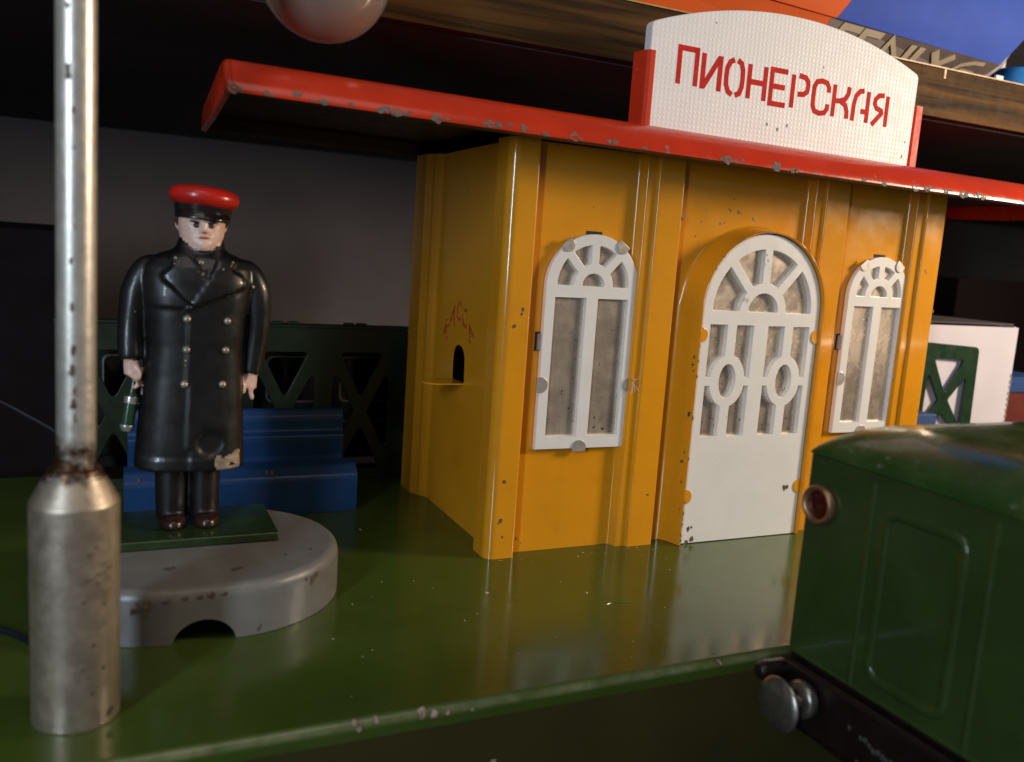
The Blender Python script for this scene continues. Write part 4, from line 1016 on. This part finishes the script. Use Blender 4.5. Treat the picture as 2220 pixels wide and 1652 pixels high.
link('core', box(2.1, 18.7, YB + .5, 9.5, 14.325, zt - .1), 'box_band', bx)
# grey rounded end edge
rb = bmesh.new(); add_tube(rb, [(18.62, YB + .40, 14.42), (19.02, YB + .25, 14.62), (19.40, YB + .06, 14.98), (19.75, YB + .06, 15.5), (20.4, YB + .06, 16.35), (20.9, YB + .06, 17.2), (20.9, YB + .06, zt)], .10, 10)
link('end_edge', bm_mesh(rb), 'box_edge_grey', bx)
# F E N I X 6 printed along the band (lower parts hidden by the shelf edge)
FN = {'F': [[(0, 0), (0, 1), (1, 1)], [(.05, .52), (.75, .52)]], 'E': [[(1, 0), (0, 0), (0, 1), (1, 1)], [(.05, .52), (.8, .52)]], 'N': [[(0, 0), (0, 1), (1, 0), (1, 1)]], 'I': [[(0, 0), (0, 1)]],
      'X': [[(0, 0), (1, 1)], [(0, 1), (1, 0)]], '6': [[(1, 1), (.6, .96), (.2, .75), (0, .4), (.12, .1), (.5, 0), (.9, .12), (1, .35), (.8, .55), (.4, .55), (.1, .35)]]}
for chx, x, wd in (('F', 11.72, .72), ('E', 12.62, .72), ('N', 13.78, 1.0), ('I', 15.18, .2), ('X', 15.75, .95), ('6', 17.0, 1.15)):
    ms = strokes([[(a * wd, b) for a, b in pth] for pth in FN[chx]], .26 if chx != '6' else .16, .01, .002)
    # slant, size, lay on the band plane
    ms.transform(Matrix(((1, .45, 0, 0), (0, .80, 0, 0), (0, 0, 1, 0), (0, 0, 0, 1))))
    top = Vector((0, YB, 0)); slope = Vector((0, .35, 14.325 - lo_(x + .5))); L0 = slope.length
    vdir = -slope / L0; nrm = Vector((1, 0, 0)).cross(vdir)
    org = Vector((x, YB, lo_(x + .4))) + slope.normalized() * (.86 + .06) + nrm * .012
    B = Matrix(((1, vdir.x, nrm.x, org.x), (-0.0, vdir.y, nrm.y, org.y), (-.034, vdir.z, nrm.z, org.z), (0, 0, 0, 1)))
    ms.transform(B); link('letter', ms, 'box_print', bandb, None)
bc = link('blue_jar', lathe([(0, 0), (.95, 0), (1.05, .08), (1.1, .4), (1.05, .9), (.9, 1.05), (.0, 1.08)], Matrix.Translation((22.2, 4.6, 14.32)), 32), 'sky_blue_plastic')
tag(bc, 'bright sky-blue plastic tub at the right end of the shelf', 'tub'); base_at(bc, (22.2, 4.6, 14.32))
o = link('white_tag', box(18.62, 18.98, 2.58, 2.66, 14.32, 14.47, .01), 'white_card'); tag(o, 'tiny white paper tag on the shelf edge by the blue box', 'paper tag'); base_at(o, (18.8, 2.62, 14.32))
o = link('white_packet', box(21.3, 23.5, 6.0, 7.5, 14.32, 16.9, .08), 'white_card'); tag(o, 'white packet behind the sky-blue tub on the shelf', 'packet'); base_at(o, (22.4, 6.7, 14.32))

# ------------------------------------------------------------------ glass ball hanging above the roof
gl = thing('glass_ball', 'translucent pinkish glass ball hanging at the top left of the shelf', 'glass ball', (-4.62, .0, 12.72))
bm = bmesh.new(); bmesh.ops.create_uvsphere(bm, u_segments=48, v_segments=28, radius=1.33, matrix=Matrix.Translation((-4.62, 0, 12.76)))
link('globe', bm_mesh(bm), 'ball_glass', gl, 80)
bm = bmesh.new(); bmesh.ops.create_uvsphere(bm, u_segments=24, v_segments=14, radius=.62, matrix=Matrix.Translation((-4.62, .1, 12.45)) @ Matrix.Diagonal((1.25, 1, .8, 1)))
link('bulb', bm_mesh(bm), 'ball_core', gl, 80)
link('cap', lathe([(.36, 0), (.38, .1), (.34, .35), (.08, .42), (.0, .43)], Matrix.Translation((-4.62, 0, 14.02)), 24), 'brass', gl)
bm = bmesh.new(); add_tube(bm, [(-4.62, 0, 14.4), (-4.62, 0, 15.6), (-4.55, .6, 16.4), (-4.4, 1.6, 16.5)], .05, 8)
link('hook', bm_mesh(bm), 'brass', gl)

# ------------------------------------------------------------------ cables at the left
for pts, lab in (([(-15.5, .9, .06), (-13, .1, .06), (-11.6, -.55, .06), (-10.6, -1.05, .06), (-9.95, -1.75, .06), (-9.3, -2.85, .06), (-9.0, -3.4, .06)], 'dark blue cable looped on the deck beside the silver post'),
                 ([(-15, 8.2, 3.6), (-12.5, 7.0, 3.4), (-10.5, 6.0, 2.6), (-9.2, 5.6, 1.6), (-8.9, 5.4, .06), (-9.6, 5.0, .05)], 'dark blue cable drooping behind the silver post')):
    P = [Vector(p) for p in pts]; Q = []
    for i in range(len(P) - 1):
        p0 = P[max(0, i - 1)]; p1 = P[i]; p2 = P[i + 1]; p3 = P[min(len(P) - 1, i + 2)]
        for k in range(6):
            t = k / 6; Q.append(.5 * ((2 * p1) + (p2 - p0) * t + (2 * p0 - 5 * p1 + 4 * p2 - p3) * t * t + (3 * p1 - p0 - 3 * p2 + p3) * t ** 3))
    Q.append(P[-1])
    bm = bmesh.new(); add_tube(bm, Q, .055, 8); o = link('cable', bm_mesh(bm), 'cable_blue'); tag(o, lab, 'cable'); base_at(o, (P[3].x, P[3].y, 0))
